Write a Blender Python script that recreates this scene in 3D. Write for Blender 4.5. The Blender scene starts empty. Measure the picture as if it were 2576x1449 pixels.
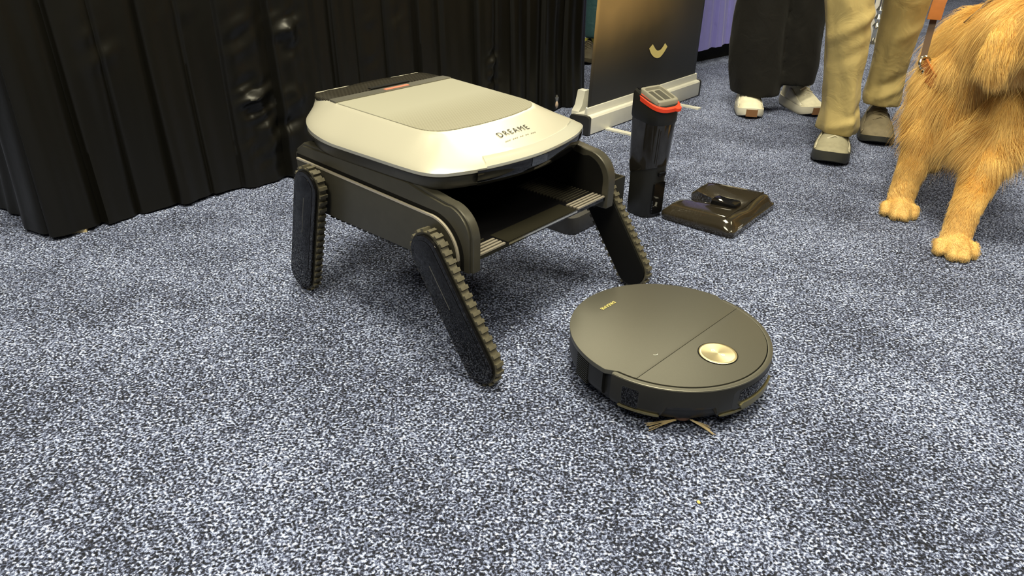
import bpy, bmesh, math, random
import numpy as np
from mathutils import Vector, Matrix, noise

random.seed(7)
rng = np.random.default_rng(7)
PI = math.pi
scene = bpy.context.scene
COL = scene.collection
R = math.radians

# ------------------------------------------------------------------ camera
f_px, pitch, cam_h, roll = 1786.0, R(28.55), 0.748, R(1.3)
fw = Vector((0, math.cos(pitch), -math.sin(pitch)))
rt0 = Vector((1, 0, 0)); up0 = Vector((0, math.sin(pitch), math.cos(pitch)))
rt = math.cos(roll) * rt0 + math.sin(roll) * up0
up = -math.sin(roll) * rt0 + math.cos(roll) * up0
cam_d = bpy.data.cameras.new('camera')
cam = bpy.data.objects.new('camera', cam_d); COL.objects.link(cam)
cam.matrix_world = Matrix(((rt.x, up.x, -fw.x, 0), (rt.y, up.y, -fw.y, 0), (rt.z, up.z, -fw.z, cam_h), (0, 0, 0, 1)))
cam_d.sensor_width = 36.0
cam_d.lens = f_px / 2576 * 36.0
cam_d.clip_start = 0.02
scene.camera = cam

# ------------------------------------------------------------------ world, hall lamps, exposure
world = bpy.data.worlds.new('hall'); scene.world = world
world.use_nodes = True
bg = world.node_tree.nodes['Background']
bg.inputs['Color'].default_value = (1.0, 0.95, 0.78, 1)
bg.inputs['Strength'].default_value = 0.10

def area(name, loc, target, sx, sy, power, color):
    d = bpy.data.lights.new(name, 'AREA'); d.shape = 'RECTANGLE'; d.size = sx; d.size_y = sy
    d.energy = power; d.color = color
    o = bpy.data.objects.new(name, d); COL.objects.link(o)
    o.location = loc
    o.rotation_euler = (Vector(target) - Vector(loc)).to_track_quat('-Z', 'Y').to_euler()
    return o
WARM = (1.0, 0.92, 0.66)
area('hall_lamp', (0.1, 0.9, 4.8), (0.0, 1.1, 0), 1.5, 1.5, 320, WARM)
area('hall_lamp', (-1.2, -2.2, 4.8), (0, 0.8, 0), 1.6, 1.6, 200, WARM)
area('hall_lamp', (1.0, 6.6, 4.8), (0.4, 1.6, 0), 1.6, 1.6, 230, WARM)
area('hall_lamp', (4.2, 1.0, 4.8), (1.2, 1.8, 0), 1.6, 1.6, 140, WARM)

vs = scene.view_settings
vs.view_transform = 'Standard'; vs.look = 'None'; vs.gamma = 1.0; vs.use_curve_mapping = False
vs.exposure = 0.0

# ------------------------------------------------------------------ helpers
def srgb(r, g, b):
    def c(v):
        v /= 255.0
        return v / 12.92 if v <= 0.04045 else ((v + 0.055) / 1.055) ** 2.4
    return (c(r), c(g), c(b), 1.0)

def mat(name, color, rough=0.5, metal=0.0, spec=0.5, coat=0.0, trans=0.0, ior=1.45, sheen=0.0,
        var=0.0, var_scale=40.0, bump=0.0, bump_scale=400.0, emission=None):
    """principled material with a procedural tone variation and fine relief"""
    m = bpy.data.materials.new(name); m.use_nodes = True
    nt = m.node_tree; b = nt.nodes['Principled BSDF']
    col = color if len(color) == 4 else (*color, 1)
    b.inputs['Base Color'].default_value = col
    b.inputs['Roughness'].default_value = rough
    b.inputs['Metallic'].default_value = metal
    b.inputs['Specular IOR Level'].default_value = spec
    b.inputs['Coat Weight'].default_value = coat
    b.inputs['Coat Roughness'].default_value = 0.04
    b.inputs['Transmission Weight'].default_value = trans
    b.inputs['IOR'].default_value = ior
    b.inputs['Sheen Weight'].default_value = sheen
    tc = nt.nodes.new('ShaderNodeTexCoord')
    if var > 0:
        n = nt.nodes.new('ShaderNodeTexNoise'); n.inputs['Scale'].default_value = var_scale; n.inputs['Detail'].default_value = 4
        nt.links.new(tc.outputs['Object'], n.inputs['Vector'])
        mr = nt.nodes.new('ShaderNodeMapRange'); mr.inputs[1].default_value = 0.3; mr.inputs[2].default_value = 0.7
        mr.inputs[3].default_value = 1 - var; mr.inputs[4].default_value = 1 + var
        nt.links.new(n.outputs['Fac'], mr.inputs[0])
        mx = nt.nodes.new('ShaderNodeMix'); mx.data_type = 'RGBA'; mx.blend_type = 'MULTIPLY'; mx.inputs[0].default_value = 1.0
        mx.inputs[6].default_value = col
        nt.links.new(mr.outputs[0], mx.inputs[7]); nt.links.new(mx.outputs[2], b.inputs['Base Color'])
    if bump > 0:
        n2 = nt.nodes.new('ShaderNodeTexNoise'); n2.inputs['Scale'].default_value = bump_scale; n2.inputs['Detail'].default_value = 3
        nt.links.new(tc.outputs['Object'], n2.inputs['Vector'])
        bp = nt.nodes.new('ShaderNodeBump'); bp.inputs['Strength'].default_value = bump; bp.inputs['Distance'].default_value = 0.002
        nt.links.new(n2.outputs['Fac'], bp.inputs['Height']); nt.links.new(bp.outputs['Normal'], b.inputs['Normal'])
    return m

def tag(o, label=None, cat=None, group=None, kind=None):
    if label: o['label'] = label
    if cat: o['category'] = cat
    if group: o['group'] = group
    if kind: o['kind'] = kind
    return o

def empty(name, loc=(0, 0, 0), rz=0.0):
    o = bpy.data.objects.new(name, None); COL.objects.link(o)
    o.location = loc; o.rotation_euler = (0, 0, rz); o.empty_display_size = 0.05
    return o

def mesh_obj(name, me, m=None, parent=None, smooth=True, autosmooth=None):
    o = bpy.data.objects.new(name, me); COL.objects.link(o)
    if m is not None:
        me.materials.clear(); me.materials.append(m)
    if smooth:
        me.polygons.foreach_set('use_smooth', [True] * len(me.polygons))
        if autosmooth is not None:
            me.set_sharp_from_angle(angle=R(autosmooth))
    if parent is not None: o.parent = parent
    return o

def bm_obj(name, bm, m=None, parent=None, smooth=True, autosmooth=35):
    bmesh.ops.recalc_face_normals(bm, faces=bm.faces)
    me = bpy.data.meshes.new(name); bm.to_mesh(me); bm.free()
    return mesh_obj(name, me, m, parent, smooth, autosmooth)

def data_obj(name, verts, faces, m=None, parent=None, autosmooth=35):
    me = bpy.data.meshes.new(name); me.from_pydata([tuple(v) for v in verts], [], faces)
    bm = bmesh.new(); bm.from_mesh(me); bmesh.ops.recalc_face_normals(bm, faces=bm.faces); bm.to_mesh(me); bm.free()
    return mesh_obj(name, me, m, parent, True, autosmooth)

def bevel(bm, w, seg=2, angle=30):
    es = [e for e in bm.edges if len(e.link_faces) == 2 and e.calc_face_angle(0) > R(angle)]
    if es: bmesh.ops.bevel(bm, geom=es, offset=w, segments=seg, affect='EDGES', profile=0.7, clamp_overlap=True)

def box_bm(x0, x1, y0, y1, z0, z1, bv=0.0, seg=2, bm=None):
    new = bm is None
    bm = bm or bmesh.new()
    vs_ = [bm.verts.new((x, y, z)) for x in (x0, x1) for y in (y0, y1) for z in (z0, z1)]
    for q in ((0, 1, 3, 2), (4, 6, 7, 5), (0, 4, 5, 1), (2, 3, 7, 6), (0, 2, 6, 4), (1, 5, 7, 3)):
        bm.faces.new([vs_[i] for i in q])
    if bv and new: bevel(bm, bv, seg)
    return bm

def prism_bm(poly, a0, a1, axis='y', bv=0.0, seg=2):
    """extrude a 2-D polygon; axis y: poly=(x,z); axis z: poly=(x,y); axis x: poly=(y,z)"""
    bm = bmesh.new()
    def P(u, v, a):
        return (u, a, v) if axis == 'y' else ((u, v, a) if axis == 'z' else (a, u, v))
    A = [bm.verts.new(P(u, v, a0)) for u, v in poly]; B = [bm.verts.new(P(u, v, a1)) for u, v in poly]
    n = len(poly)
    for i in range(n):
        j = (i + 1) % n
        bm.faces.new((A[i], A[j], B[j], B[i]))
    bm.faces.new(A); bm.faces.new(B)
    if bv:
        bmesh.ops.recalc_face_normals(bm, faces=bm.faces)
        bevel(bm, bv, seg, 50)
    return bm

def loft(rings, cap0=True, cap1=True, closed=True):
    """rings: list of equal length point lists -> verts, faces"""
    n = len(rings[0]); V = []; F = []
    for r in rings: V += [tuple(p) for p in r]
    m = n if closed else n - 1
    for k in range(len(rings) - 1):
        for i in range(m):
            j = (i + 1) % n
            F.append((k * n + i, k * n + j, (k + 1) * n + j, (k + 1) * n + i))
    if cap0: F.append(tuple(range(n))[::-1])
    if cap1: F.append(tuple((len(rings) - 1) * n + i for i in range(n)))
    return V, F

def tube(path, r, n=8, taper=None):
    """tube along a path"""
    pts = [Vector(p) for p in path]; rings = []
    prev = None
    for i, p in enumerate(pts):
        t = (pts[min(i + 1, len(pts) - 1)] - pts[max(i - 1, 0)]).normalized()
        a = Vector((0, 0, 1)) if abs(t.z) < 0.9 else Vector((1, 0, 0))
        if prev is not None: a = prev
        u = t.cross(a).normalized(); w = u.cross(t).normalized(); prev = w
        rr = r if taper is None else r * taper[i]
        rings.append([p + (u * math.cos(2 * PI * k / n) + w * math.sin(2 * PI * k / n)) * rr for k in range(n)])
    return loft(rings)

def stadium(L, r, n=14):
    """2-D stadium from (0,0) to (0,-L)"""
    pts = [(r * math.cos(a), r * math.sin(a)) for a in np.linspace(0, PI, n)]
    pts += [(r * math.cos(a), -L + r * math.sin(a)) for a in np.linspace(PI, 2 * PI, n)]
    return pts

def catmull(pts, n=8):
    out = []; N = len(pts)
    for i in range(N):
        p0, p1, p2, p3 = [np.array(pts[(i + k - 1) % N], float) for k in range(4)]
        for t in np.linspace(0, 1, n, endpoint=False):
            out.append(0.5 * ((2 * p1) + (-p0 + p2) * t + (2 * p0 - 5 * p1 + 4 * p2 - p3) * t * t + (-p0 + 3 * p1 - 3 * p2 + p3) * t ** 3))
    return np.array(out)

def text_mesh(s, size, extrude=0.0, spacing=1.0, bold=0.0):
    cu = bpy.data.curves.new('t', 'FONT'); cu.body = s; cu.size = size; cu.extrude = extrude
    cu.space_character = spacing; cu.offset = bold; cu.resolution_u = 3
    o = bpy.data.objects.new('t', cu); COL.objects.link(o)
    dg = bpy.context.evaluated_depsgraph_get()
    me = bpy.data.meshes.new_from_object(o.evaluated_get(dg))
    bpy.data.objects.remove(o); bpy.data.curves.remove(cu)
    return me

def remap_mesh(me, fn):
    for v in me.vertices: v.co = Vector(fn(*v.co))

def remeshed(parts_bm, voxel, smooth_it=4):
    """voxel-union of a bmesh of overlapping closed shapes into one continuous mesh"""
    me = bpy.data.meshes.new('tmp'); parts_bm.to_mesh(me); parts_bm.free()
    o = bpy.data.objects.new('tmp', me); COL.objects.link(o)
    md = o.modifiers.new('r', 'REMESH'); md.mode = 'VOXEL'; md.voxel_size = voxel
    sm = o.modifiers.new('s', 'SMOOTH'); sm.factor = 0.5; sm.iterations = smooth_it
    dg = bpy.context.evaluated_depsgraph_get()
    out = bpy.data.meshes.new_from_object(o.evaluated_get(dg))
    bpy.data.objects.remove(o); bpy.data.meshes.remove(me)
    return out

def capsule(bm, p0, r0, p1, r1, n=16, squash=None):
    """tapered capsule added to a bmesh"""
    p0 = Vector(p0); p1 = Vector(p1); d = p1 - p0; L = d.length
    t = d.normalized() if L > 1e-6 else Vector((0, 0, 1))
    a = Vector((0, 0, 1)) if abs(t.z) < 0.9 else Vector((1, 0, 0))
    u = t.cross(a).normalized(); w = u.cross(t).normalized()
    prof = []
    for k in range(6): 
        q = -PI / 2 + (PI / 2) * k / 5
        prof.append((r0 * math.sin(q), r0 * math.cos(q)))
    for k in range(6):
        q = (PI / 2) * k / 5
        prof.append((L + r1 * math.sin(q), r1 * math.cos(q)))
    rings = []
    for h, rr in prof:
        rr = max(rr, 1e-4)
        rings.append([bm.verts.new(p0 + t * h + (u * math.cos(2 * PI * i / n) + w * math.sin(2 * PI * i / n)) * rr) for i in range(n)])
    for k in range(len(rings) - 1):
        for i in range(n):
            j = (i + 1) % n
            bm.faces.new((rings[k][i], rings[k][j], rings[k + 1][j], rings[k + 1][i]))
    bm.faces.new(rings[0][::-1]); bm.faces.new(rings[-1])

# ------------------------------------------------------------------ materials
M = {}
M['black_plastic'] = mat('black_plastic', (0.012, 0.012, 0.011), 0.42, var=0.1, bump=0.05)
M['graphite'] = mat('graphite', (0.072, 0.068, 0.054), 0.36, metal=0.35, var=0.06, bump=0.04, bump_scale=900)
M['graphite_gloss'] = mat('graphite_gloss', (0.05, 0.048, 0.04), 0.26, metal=0.6, var=0.04)
M['gloss_black'] = mat('gloss_black', (0.005, 0.005, 0.006), 0.05)
M['gloss_panel'] = mat('gloss_panel', (0.004, 0.004, 0.005), 0.05, spec=0.45)
M['matte_black'] = mat('matte_black', (0.004, 0.004, 0.004), 0.7, spec=0.2)
M['rubber'] = mat('rubber', (0.095, 0.086, 0.060), 0.5, var=0.2, var_scale=120, bump=0.1)
M['chrome'] = mat('chrome', (0.75, 0.72, 0.62), 0.15, metal=1.0)
M['trim_line'] = mat('trim_line', (0.55, 0.50, 0.42), 0.35, metal=0.4)
M['rib'] = mat('rib', (0.42, 0.38, 0.32), 0.35, metal=0.5)

def lid_material():
    m = mat('silver_paint', (0.60, 0.58, 0.49), 0.36, metal=0.40, coat=0.2)
    nt = m.node_tree; b = nt.nodes['Principled BSDF']
    tc = [n for n in nt.nodes if n.type == 'TEX_COORD'][0]
    n = nt.nodes.new('ShaderNodeTexNoise'); n.inputs['Scale'].default_value = 900; n.inputs['Detail'].default_value = 1
    nt.links.new(tc.outputs['Object'], n.inputs['Vector'])
    bp = nt.nodes.new('ShaderNodeBump'); bp.inputs['Strength'].default_value = 0.06; bp.inputs['Distance'].default_value = 0.001
    nt.links.new(n.outputs['Fac'], bp.inputs['Height']); nt.links.new(bp.outputs['Normal'], b.inputs['Normal'])
    return m
M['silver'] = lid_material()

def weave_material(name, base, line, rough, coat, scale, fade=None, metal=0.0):
    """diagonal carbon weave; fade = (x0, x1) object-space range over which the printed weave appears"""
    m = mat(name, base, rough, metal=metal, coat=coat)
    nt = m.node_tree; b = nt.nodes['Principled BSDF']
    tc = [n for n in nt.nodes if n.type == 'TEX_COORD'][0]
    mp = nt.nodes.new('ShaderNodeMapping'); mp.inputs['Rotation'].default_value = (0, 0, R(32))
    nt.links.new(tc.outputs['Object'], mp.inputs['Vector'])
    w = nt.nodes.new('ShaderNodeTexWave'); w.inputs['Scale'].default_value = scale; w.bands_direction = 'X'
    w2 = nt.nodes.new('ShaderNodeTexWave'); w2.inputs['Scale'].default_value = scale * 0.6; w2.bands_direction = 'Y'
    nt.links.new(mp.outputs[0], w.inputs['Vector']); nt.links.new(mp.outputs[0], w2.inputs['Vector'])
    mul = nt.nodes.new('ShaderNodeMath'); mul.operation = 'MULTIPLY_ADD'; mul.inputs[1].default_value = 0.35
    nt.links.new(w2.outputs['Fac'], mul.inputs[0]); nt.links.new(w.outputs['Fac'], mul.inputs[2])
    fac = mul.outputs[0]
    if fade:
        sx = nt.nodes.new('ShaderNodeSeparateXYZ'); nt.links.new(tc.outputs['Object'], sx.inputs[0])
        mr = nt.nodes.new('ShaderNodeMapRange'); mr.inputs[1].default_value = fade[0]; mr.inputs[2].default_value = fade[1]
        nt.links.new(sx.outputs['X'], mr.inputs[0])
        k = nt.nodes.new('ShaderNodeMath'); k.operation = 'MULTIPLY'
        nt.links.new(fac, k.inputs[0]); nt.links.new(mr.outputs[0], k.inputs[1]); fac = k.outputs[0]
    cl = nt.nodes.new('ShaderNodeClamp'); nt.links.new(fac, cl.inputs[0])
    mx = nt.nodes.new('ShaderNodeMix'); mx.data_type = 'RGBA'
    mx.inputs[6].default_value = (*base, 1); mx.inputs[7].default_value = (*line, 1)
    nt.links.new(cl.outputs[0], mx.inputs[0]); nt.links.new(mx.outputs[2], b.inputs['Base Color'])
    return m
M['window'] = weave_material('lid_window', (0.52, 0.51, 0.42), (0.36, 0.34, 0.25), 0.24, 0.5, 95, (-0.36, -0.26), metal=0.25)
M['carbon'] = weave_material('carbon', (0.055, 0.050, 0.040), (0.018, 0.016, 0.012), 0.25, 0.6, 70)

def carpet_material():
    m = bpy.data.materials.new('carpet'); m.use_nodes = True
    nt = m.node_tree; b = nt.nodes['Principled BSDF']; N = nt.nodes.new; L = nt.links.new
    tc = N('ShaderNodeTexCoord')
    # flecks: random yarn tufts, thresholded into light and dark yarn
    wob = N('ShaderNodeTexNoise'); wob.inputs['Scale'].default_value = 220; wob.inputs['Detail'].default_value = 1
    L(tc.outputs['Object'], wob.inputs['Vector'])
    wm = N('ShaderNodeVectorMath'); wm.operation = 'MULTIPLY_ADD'; wm.inputs[1].default_value = (0.0045, 0.0045, 0.0045)
    L(wob.outputs['Color'], wm.inputs[0]); L(tc.outputs['Object'], wm.inputs[2])
    vo = N('ShaderNodeTexVoronoi'); vo.voronoi_dimensions = '2D'; vo.inputs['Scale'].default_value = 330
    L(wm.outputs[0], vo.inputs['Vector'])
    sp_ = N('ShaderNodeSeparateColor'); L(vo.outputs['Color'], sp_.inputs[0])
    n1 = N('ShaderNodeTexNoise'); n1.inputs['Scale'].default_value = 240; n1.inputs['Detail'].default_value = 2; n1.inputs['Roughness'].default_value = 0.5
    L(tc.outputs['Object'], n1.inputs['Vector'])
    n2 = N('ShaderNodeTexNoise'); n2.inputs['Scale'].default_value = 4.5; n2.inputs['Detail'].default_value = 4
    L(tc.outputs['Object'], n2.inputs['Vector'])
    n3 = N('ShaderNodeTexNoise'); n3.inputs['Scale'].default_value = 38; n3.inputs['Detail'].default_value = 2
    L(tc.outputs['Object'], n3.inputs['Vector'])
    v0 = N('ShaderNodeMath'); v0.operation = 'MULTIPLY_ADD'; v0.inputs[1].default_value = 0.24; L(sp_.outputs[0], v0.inputs[0]); L(n1.outputs['Fac'], v0.inputs[2])
    a = N('ShaderNodeMath'); a.operation = 'MULTIPLY_ADD'; a.inputs[1].default_value = 0.20; L(n2.outputs['Fac'], a.inputs[0]); L(v0.outputs[0], a.inputs[2])
    c = N('ShaderNodeMath'); c.operation = 'MULTIPLY_ADD'; c.inputs[1].default_value = 0.10; L(n3.outputs['Fac'], c.inputs[0]); L(a.outputs[0], c.inputs[2])
    r = N('ShaderNodeValToRGB'); e = r.color_ramp
    e.elements[0].position = 0.60; e.elements[0].color = (0.010, 0.011, 0.015, 1)
    e.elements[1].position = 1.0; e.elements[1].color = (0.56, 0.64, 0.90, 1)
    x = e.elements.new(0.735); x.color = (0.036, 0.042, 0.075, 1)
    x = e.elements.new(0.85); x.color = (0.185, 0.22, 0.38, 1)
    L(c.outputs[0], r.inputs[0])
    # brown yarn among the dark
    n4 = N('ShaderNodeTexNoise'); n4.inputs['Scale'].default_value = 120; n4.inputs['Detail'].default_value = 1
    L(tc.outputs['Object'], n4.inputs['Vector'])
    mr = N('ShaderNodeMapRange'); mr.inputs[1].default_value = 0.58; mr.inputs[2].default_value = 0.72; mr.inputs[3].default_value = 0; mr.inputs[4].default_value = 0.5
    L(n4.outputs['Fac'], mr.inputs[0])
    mx = N('ShaderNodeMix'); mx.data_type = 'RGBA'; mx.blend_type = 'MULTIPLY'; mx.inputs[7].default_value = (1.0, 0.85, 0.68, 1)
    L(mr.outputs[0], mx.inputs[0]); L(r.outputs[0], mx.inputs[6]); L(mx.outputs[2], b.inputs['Base Color'])
    b.inputs['Roughness'].default_value = 0.9; b.inputs['Specular IOR Level'].default_value = 0.15
    bp = N('ShaderNodeBump'); bp.inputs['Strength'].default_value = 0.5; bp.inputs['Distance'].default_value = 0.003
    L(n1.outputs['Fac'], bp.inputs['Height']); L(bp.outputs['Normal'], b.inputs['Normal'])
    return m
M['carpet'] = carpet_material()

def cloth_material(name, base, rough, spec, sheen, wr=0.6):
    m = mat(name, base, rough, spec=spec, sheen=sheen)
    nt = m.node_tree; b = nt.nodes['Principled BSDF']; N = nt.nodes.new; L = nt.links.new
    tc = [n for n in nt.nodes if n.type == 'TEX_COORD'][0]
    b.inputs['Sheen Roughness'].default_value = 0.4
    n = N('ShaderNodeTexNoise'); n.inputs['Scale'].default_value = 14; n.inputs['Detail'].default_value = 6; n.inputs['Distortion'].default_value = 0.8
    L(tc.outputs['Object'], n.inputs['Vector'])
    n2 = N('ShaderNodeTexNoise'); n2.inputs['Scale'].default_value = 900; L(tc.outputs['Object'], n2.inputs['Vector'])
    a = N('ShaderNodeMath'); a.operation = 'MULTIPLY_ADD'; a.inputs[1].default_value = 0.03; L(n2.outputs['Fac'], a.inputs[0]); L(n.outputs['Fac'], a.inputs[2])
    bp = N('ShaderNodeBump'); bp.inputs['Strength'].default_value = wr; bp.inputs['Distance'].default_value = 0.02
    L(a.outputs[0], bp.inputs['Height']); L(bp.outputs['Normal'], b.inputs['Normal'])
    return m
M['drape'] = cloth_material('black_drape', (0.0050, 0.0046, 0.0034), 0.38, 0.36, 0.0, 0.05)
M['purple'] = cloth_material('purple_cloth', (0.19, 0.18, 0.50), 0.45, 0.5, 0.2, 0.2)
M['khaki'] = cloth_material('khaki', (0.47, 0.37, 0.16), 0.8, 0.2, 0.1, 0.25)
M['black_trouser'] = cloth_material('black_trouser', (0.010, 0.0095, 0.009), 0.8, 0.25, 0.05, 0.2)
M['teal'] = cloth_material('teal_cloth', (0.02, 0.06, 0.07), 0.6, 0.4, 0.1, 0.4)

# ------------------------------------------------------------------ floor
bm = bmesh.new()
vs_ = [bm.verts.new(p) for p in ((-14, -6, 0), (14, -6, 0), (14, 22, 0), (-14, 22, 0))]
bm.faces.new(vs_)
floor = bm_obj('floor', bm, M['carpet'], smooth=False)
tag(floor, 'blue grey speckled exhibition hall carpet', 'carpet', kind='structure')

# ------------------------------------------------------------------ black draped table
def draped_table(root, A, B, depth, height, m, pleats, flare, hem_z, seed, dents=(), dz=60, flare_pow=2.0, side_pleats=6):
    """cloth falling from a table top: front edge A->B, the table lies to the left of A->B"""
    A = Vector((A[0], A[1], 0)); B = Vector((B[0], B[1], 0)); t = (B - A).normalized(); n_in = Vector((-t.y, t.x, 0))
    rr = random.Random(seed)
    L = (B - A).length
    loop = []     # (base point, outward normal, pleat offset function value 0..1, s)
    def edge(P, Q, out, pl, nseg, tag_):
        Ld = (Q - P).length
        for i in range(nseg):
            s = i / nseg; x = s * Ld
            k = max([j for j in range(len(pl)) if pl[j][0] <= x + 1e-9], default=0)
            x0, d = pl[k]; x1 = pl[k + 1][0] if k + 1 < len(pl) else Ld
            u = (x - x0) / max(x1 - x0, 1e-6)
            off = d * (0.55 * math.sin(PI * u) ** 0.8 + 0.75 * (1 - u) ** 1.6) + 0.12 * d * math.sin(x * 95 + 3 * k)
            if u < 0.06: off *= u / 0.06
            loop.append((P + (Q - P) * s, out, off, x, tag_))
    def rand_pl(Ld, n):
        xs = sorted([0] + [rr.uniform(0.05, 0.95) * Ld for _ in range(n - 1)])
        return [(x, rr.uniform(0.02, 0.045)) for x in xs]
    C_ = B + n_in * depth; D = A + n_in * depth
    edge(A, B, -n_in, pleats, 640, 0)
    edge(B, C_, t, rand_pl(depth, side_pleats), 120, 1)
    edge(C_, D, n_in, rand_pl(L, side_pleats * 2), 140, 2)
    edge(D, A, -t, rand_pl(depth, side_pleats), 160, 3)
    # round corner normals
    N = len(loop); outs = []
    W = 9
    for i in range(N):
        v = Vector((0, 0, 0))
        for k in range(-W, W + 1): v += loop[(i + k) % N][1]
        outs.append(v.normalized())
    rings = []
    for j in range(dz + 1):
        q = j / dz; ring = []
        for i, (p, o, off, x, tg) in enumerate(loop):
            hz = hem_z(p) if callable(hem_z) else hem_z
            z = hz + (height - hz) * q
            fl = flare * (1 - q) ** flare_pow
            amp = 0.30 + 0.70 * (1 - q) ** 0.8
            wob = 0.012 * noise.noise(Vector((p.x * 6, p.y * 6, z * 2.0 + seed))) + 0.006 * noise.noise(Vector((p.x * 17, p.y * 17, z * 3.0 + seed)))
            pos = p + outs[i] * (fl + off * amp + wob * min(1, 3 * (1 - q)))
            if tg == 0:
                for (dx, dzc, rx, rz, dep, fr) in dents:
                    e = math.exp(-((x - dx) / rx) ** 2 - ((z - dzc) / rz) ** 2)
                    if e > 0.01:
                        ph = noise.noise(Vector((x * fr * 0.40 + z * 8, z * fr - x * 12, seed * 1.7 + dx)))
                        pos += outs[i] * dep * e * ph
            pos.z = z
            ring.append(pos)
        rings.append(ring)
    top = [Vector((p.x, p.y, height + 0.004)) - outs[i] * 0.012 for i, (p, o, off, x, tg) in enumerate(loop)]
    rings.append(top)
    V, F = loft(rings, cap0=False, cap1=True)
    return data_obj('tablecloth', V, F, m, root, autosmooth=60)

tA, tB = (-1.14, 1.60), (0.265, 3.055)
tdir = (Vector(tB) - Vector(tA)).normalized(); tin = Vector((-tdir.y, tdir.x))
dt = empty('draped_table', (tA[0], tA[1], 0))
tag(dt, 'black satin draped table with deep pleats behind the four legged robot', 'table')
def loc_of(root, o):
    o.matrix_parent_inverse = root.matrix_world.inverted() if root.matrix_world != Matrix() else Matrix.Translation(-Vector(root.location))
pleats = [(0.0, 0.034), (0.11, 0.026), (0.20, 0.016), (0.30, 0.028), (0.40, 0.014), (0.49, 0.020), (0.63, 0.046), (0.84, 0.022), (0.93, 0.014), (1.03, 0.022), (1.16, 0.018),
          (1.26, 0.020), (1.42, 0.024), (1.52, 0.012), (1.60, 0.024), (1.68, 0.020), (1.76, 0.026), (1.90, 0.030)]
def hem(p):
    return 0.004 + 0.006 * (0.5 + 0.5 * math.sin(p.x * 17 + p.y * 9))
dents = [(0.565, 0.245, 0.045, 0.050, 0.034, 38), (0.685, 0.425, 0.040, 0.055, 0.026, 26), (0.575, 0.120, 0.06, 0.06, 0.026, 24), (0.66, 0.20, 0.05, 0.08, 0.020, 26), (0.55, 0.42, 0.05, 0.06, 0.012, 24),
         (0.97, 0.36, 0.03, 0.07, 0.010, 24), (1.08, 0.40, 0.03, 0.06, 0.010, 24), (1.50, 0.22, 0.03, 0.09, 0.014, 30), (0.20, 0.43, 0.05, 0.06, 0.008, 20), (0.40, 0.47, 0.04, 0.03, 0.010, 22)]
cl = draped_table(dt, tA, tB, 0.72, 0.765, M['drape'], pleats, 0.015, hem, 3, dents, 130)
loc_of(dt, cl)
# table board and legs under the cloth; feet peep out at the hem
tO = Vector((tA[0], tA[1], 0)); T3 = Vector((tdir.x, tdir.y, 0)); I3 = Vector((tin.x, tin.y, 0))
frame_rot = math.atan2(tdir.y, tdir.x)
M['table_wood'] = mat('table_wood', (0.55, 0.45, 0.25), 0.6, var=0.2)
M['steel'] = mat('steel', (0.5, 0.48, 0.42), 0.3, metal=0.9)
board = bm_obj('table_board', box_bm(0.02, (Vector(tB) - Vector(tA)).length - 0.02, 0.02, 0.70, 0.735, 0.760, 0.004), M['table_wood'], dt)
board.rotation_euler = (0, 0, frame_rot)
Lt = (Vector(tB) - Vector(tA)).length
for (lx, ly) in ((0.10, 0.08), (Lt - 0.12, 0.06), (0.10, 0.64), (Lt - 0.12, 0.64)):
    V, F = tube([(lx, ly, 0.02), (lx, ly, 0.74)], 0.014, 10)
    g = data_obj('table_leg', V, F, M['steel'], dt); g.rotation_euler = (0, 0, frame_rot)
# wooden wedge under the hem and a caster at the far end
b = box_bm(0, 0.035, 0, 0.05, 0, 0.008, 0.001)
wd = bm_obj('shim', b, M['table_wood']); wd.location = (-1.100, 1.605, 0); wd.rotation_euler = (0, 0, R(20))
tag(wd, 'small pale wooden shim poking out under the black tablecloth', 'shim')
ca = empty('caster', (0.150, 2.915, 0), R(45))
tag(ca, 'small metal caster wheel on the carpet at the tablecloth hem', 'caster')
V, F = loft([[(x, 0.022 * math.cos(a), 0.022 + 0.022 * math.sin(a)) for a in np.linspace(0, 2 * PI, 20, endpoint=False)] for x in (-0.009, 0.009)])
data_obj('wheel', V, F, mat('caster_wheel', (0.55, 0.42, 0.33), 0.5), ca)
bm_obj('fork', prism_bm([(-0.012, 0.012), (0.012, 0.012), (0.02, 0.055), (-0.02, 0.055)], -0.013, 0.013, 'x', 0.002), M['steel'], ca)
bm_obj('plate', box_bm(-0.05, 0.012, -0.014, 0.014, 0.055, 0.061, 0.002), M['steel'], ca)

# ------------------------------------------------------------------ stair-climbing robot
ROB = Vector((-0.049, 1.005, 0.0)); ROT = R(-40)
YC = 0.255
rob = empty('legged_robot', ROB, ROT)
tag(rob, 'black tracked four legged robot with a silver lid and hollow bay', 'robot')

# outline of the lid in plan (half, front centre to rear centre)
half = [(-0.090, 0.0), (-0.096, 0.07), (-0.109, 0.135), (-0.126, 0.180), (-0.143, 0.206), (-0.170, 0.220), (-0.215, 0.2245), (-0.30, 0.226), (-0.37, 0.227),
        (-0.440, 0.2265), (-0.492, 0.216), (-0.535, 0.190), (-0.565, 0.150), (-0.578, 0.10), (-0.583, 0.05), (-0.584, 0.0)]
pts = [(x, -h) for x, h in half] + [(x, h) for x, h in half[-2:0:-1]]
out_xy = catmull(pts, 6) + np.array([0, YC])
LC = np.array([-0.34, YC])
th = np.unwrap(np.arctan2(out_xy[:, 1] - LC[1], out_xy[:, 0] - LC[0]))
rad = np.hypot(out_xy[:, 0] - LC[0], out_xy[:, 1] - LC[1])
_t = np.mod(th, 2 * PI); _o = np.argsort(_t); _ts = _t[_o]; _rs = rad[_o]
_ts = np.concatenate([_ts - 2 * PI, _ts, _ts + 2 * PI]); _rs = np.concatenate([_rs] * 3)
def lid_R(a): return float(np.interp(a % (2 * PI), _ts, _rs))
ZR = 0.345
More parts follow.
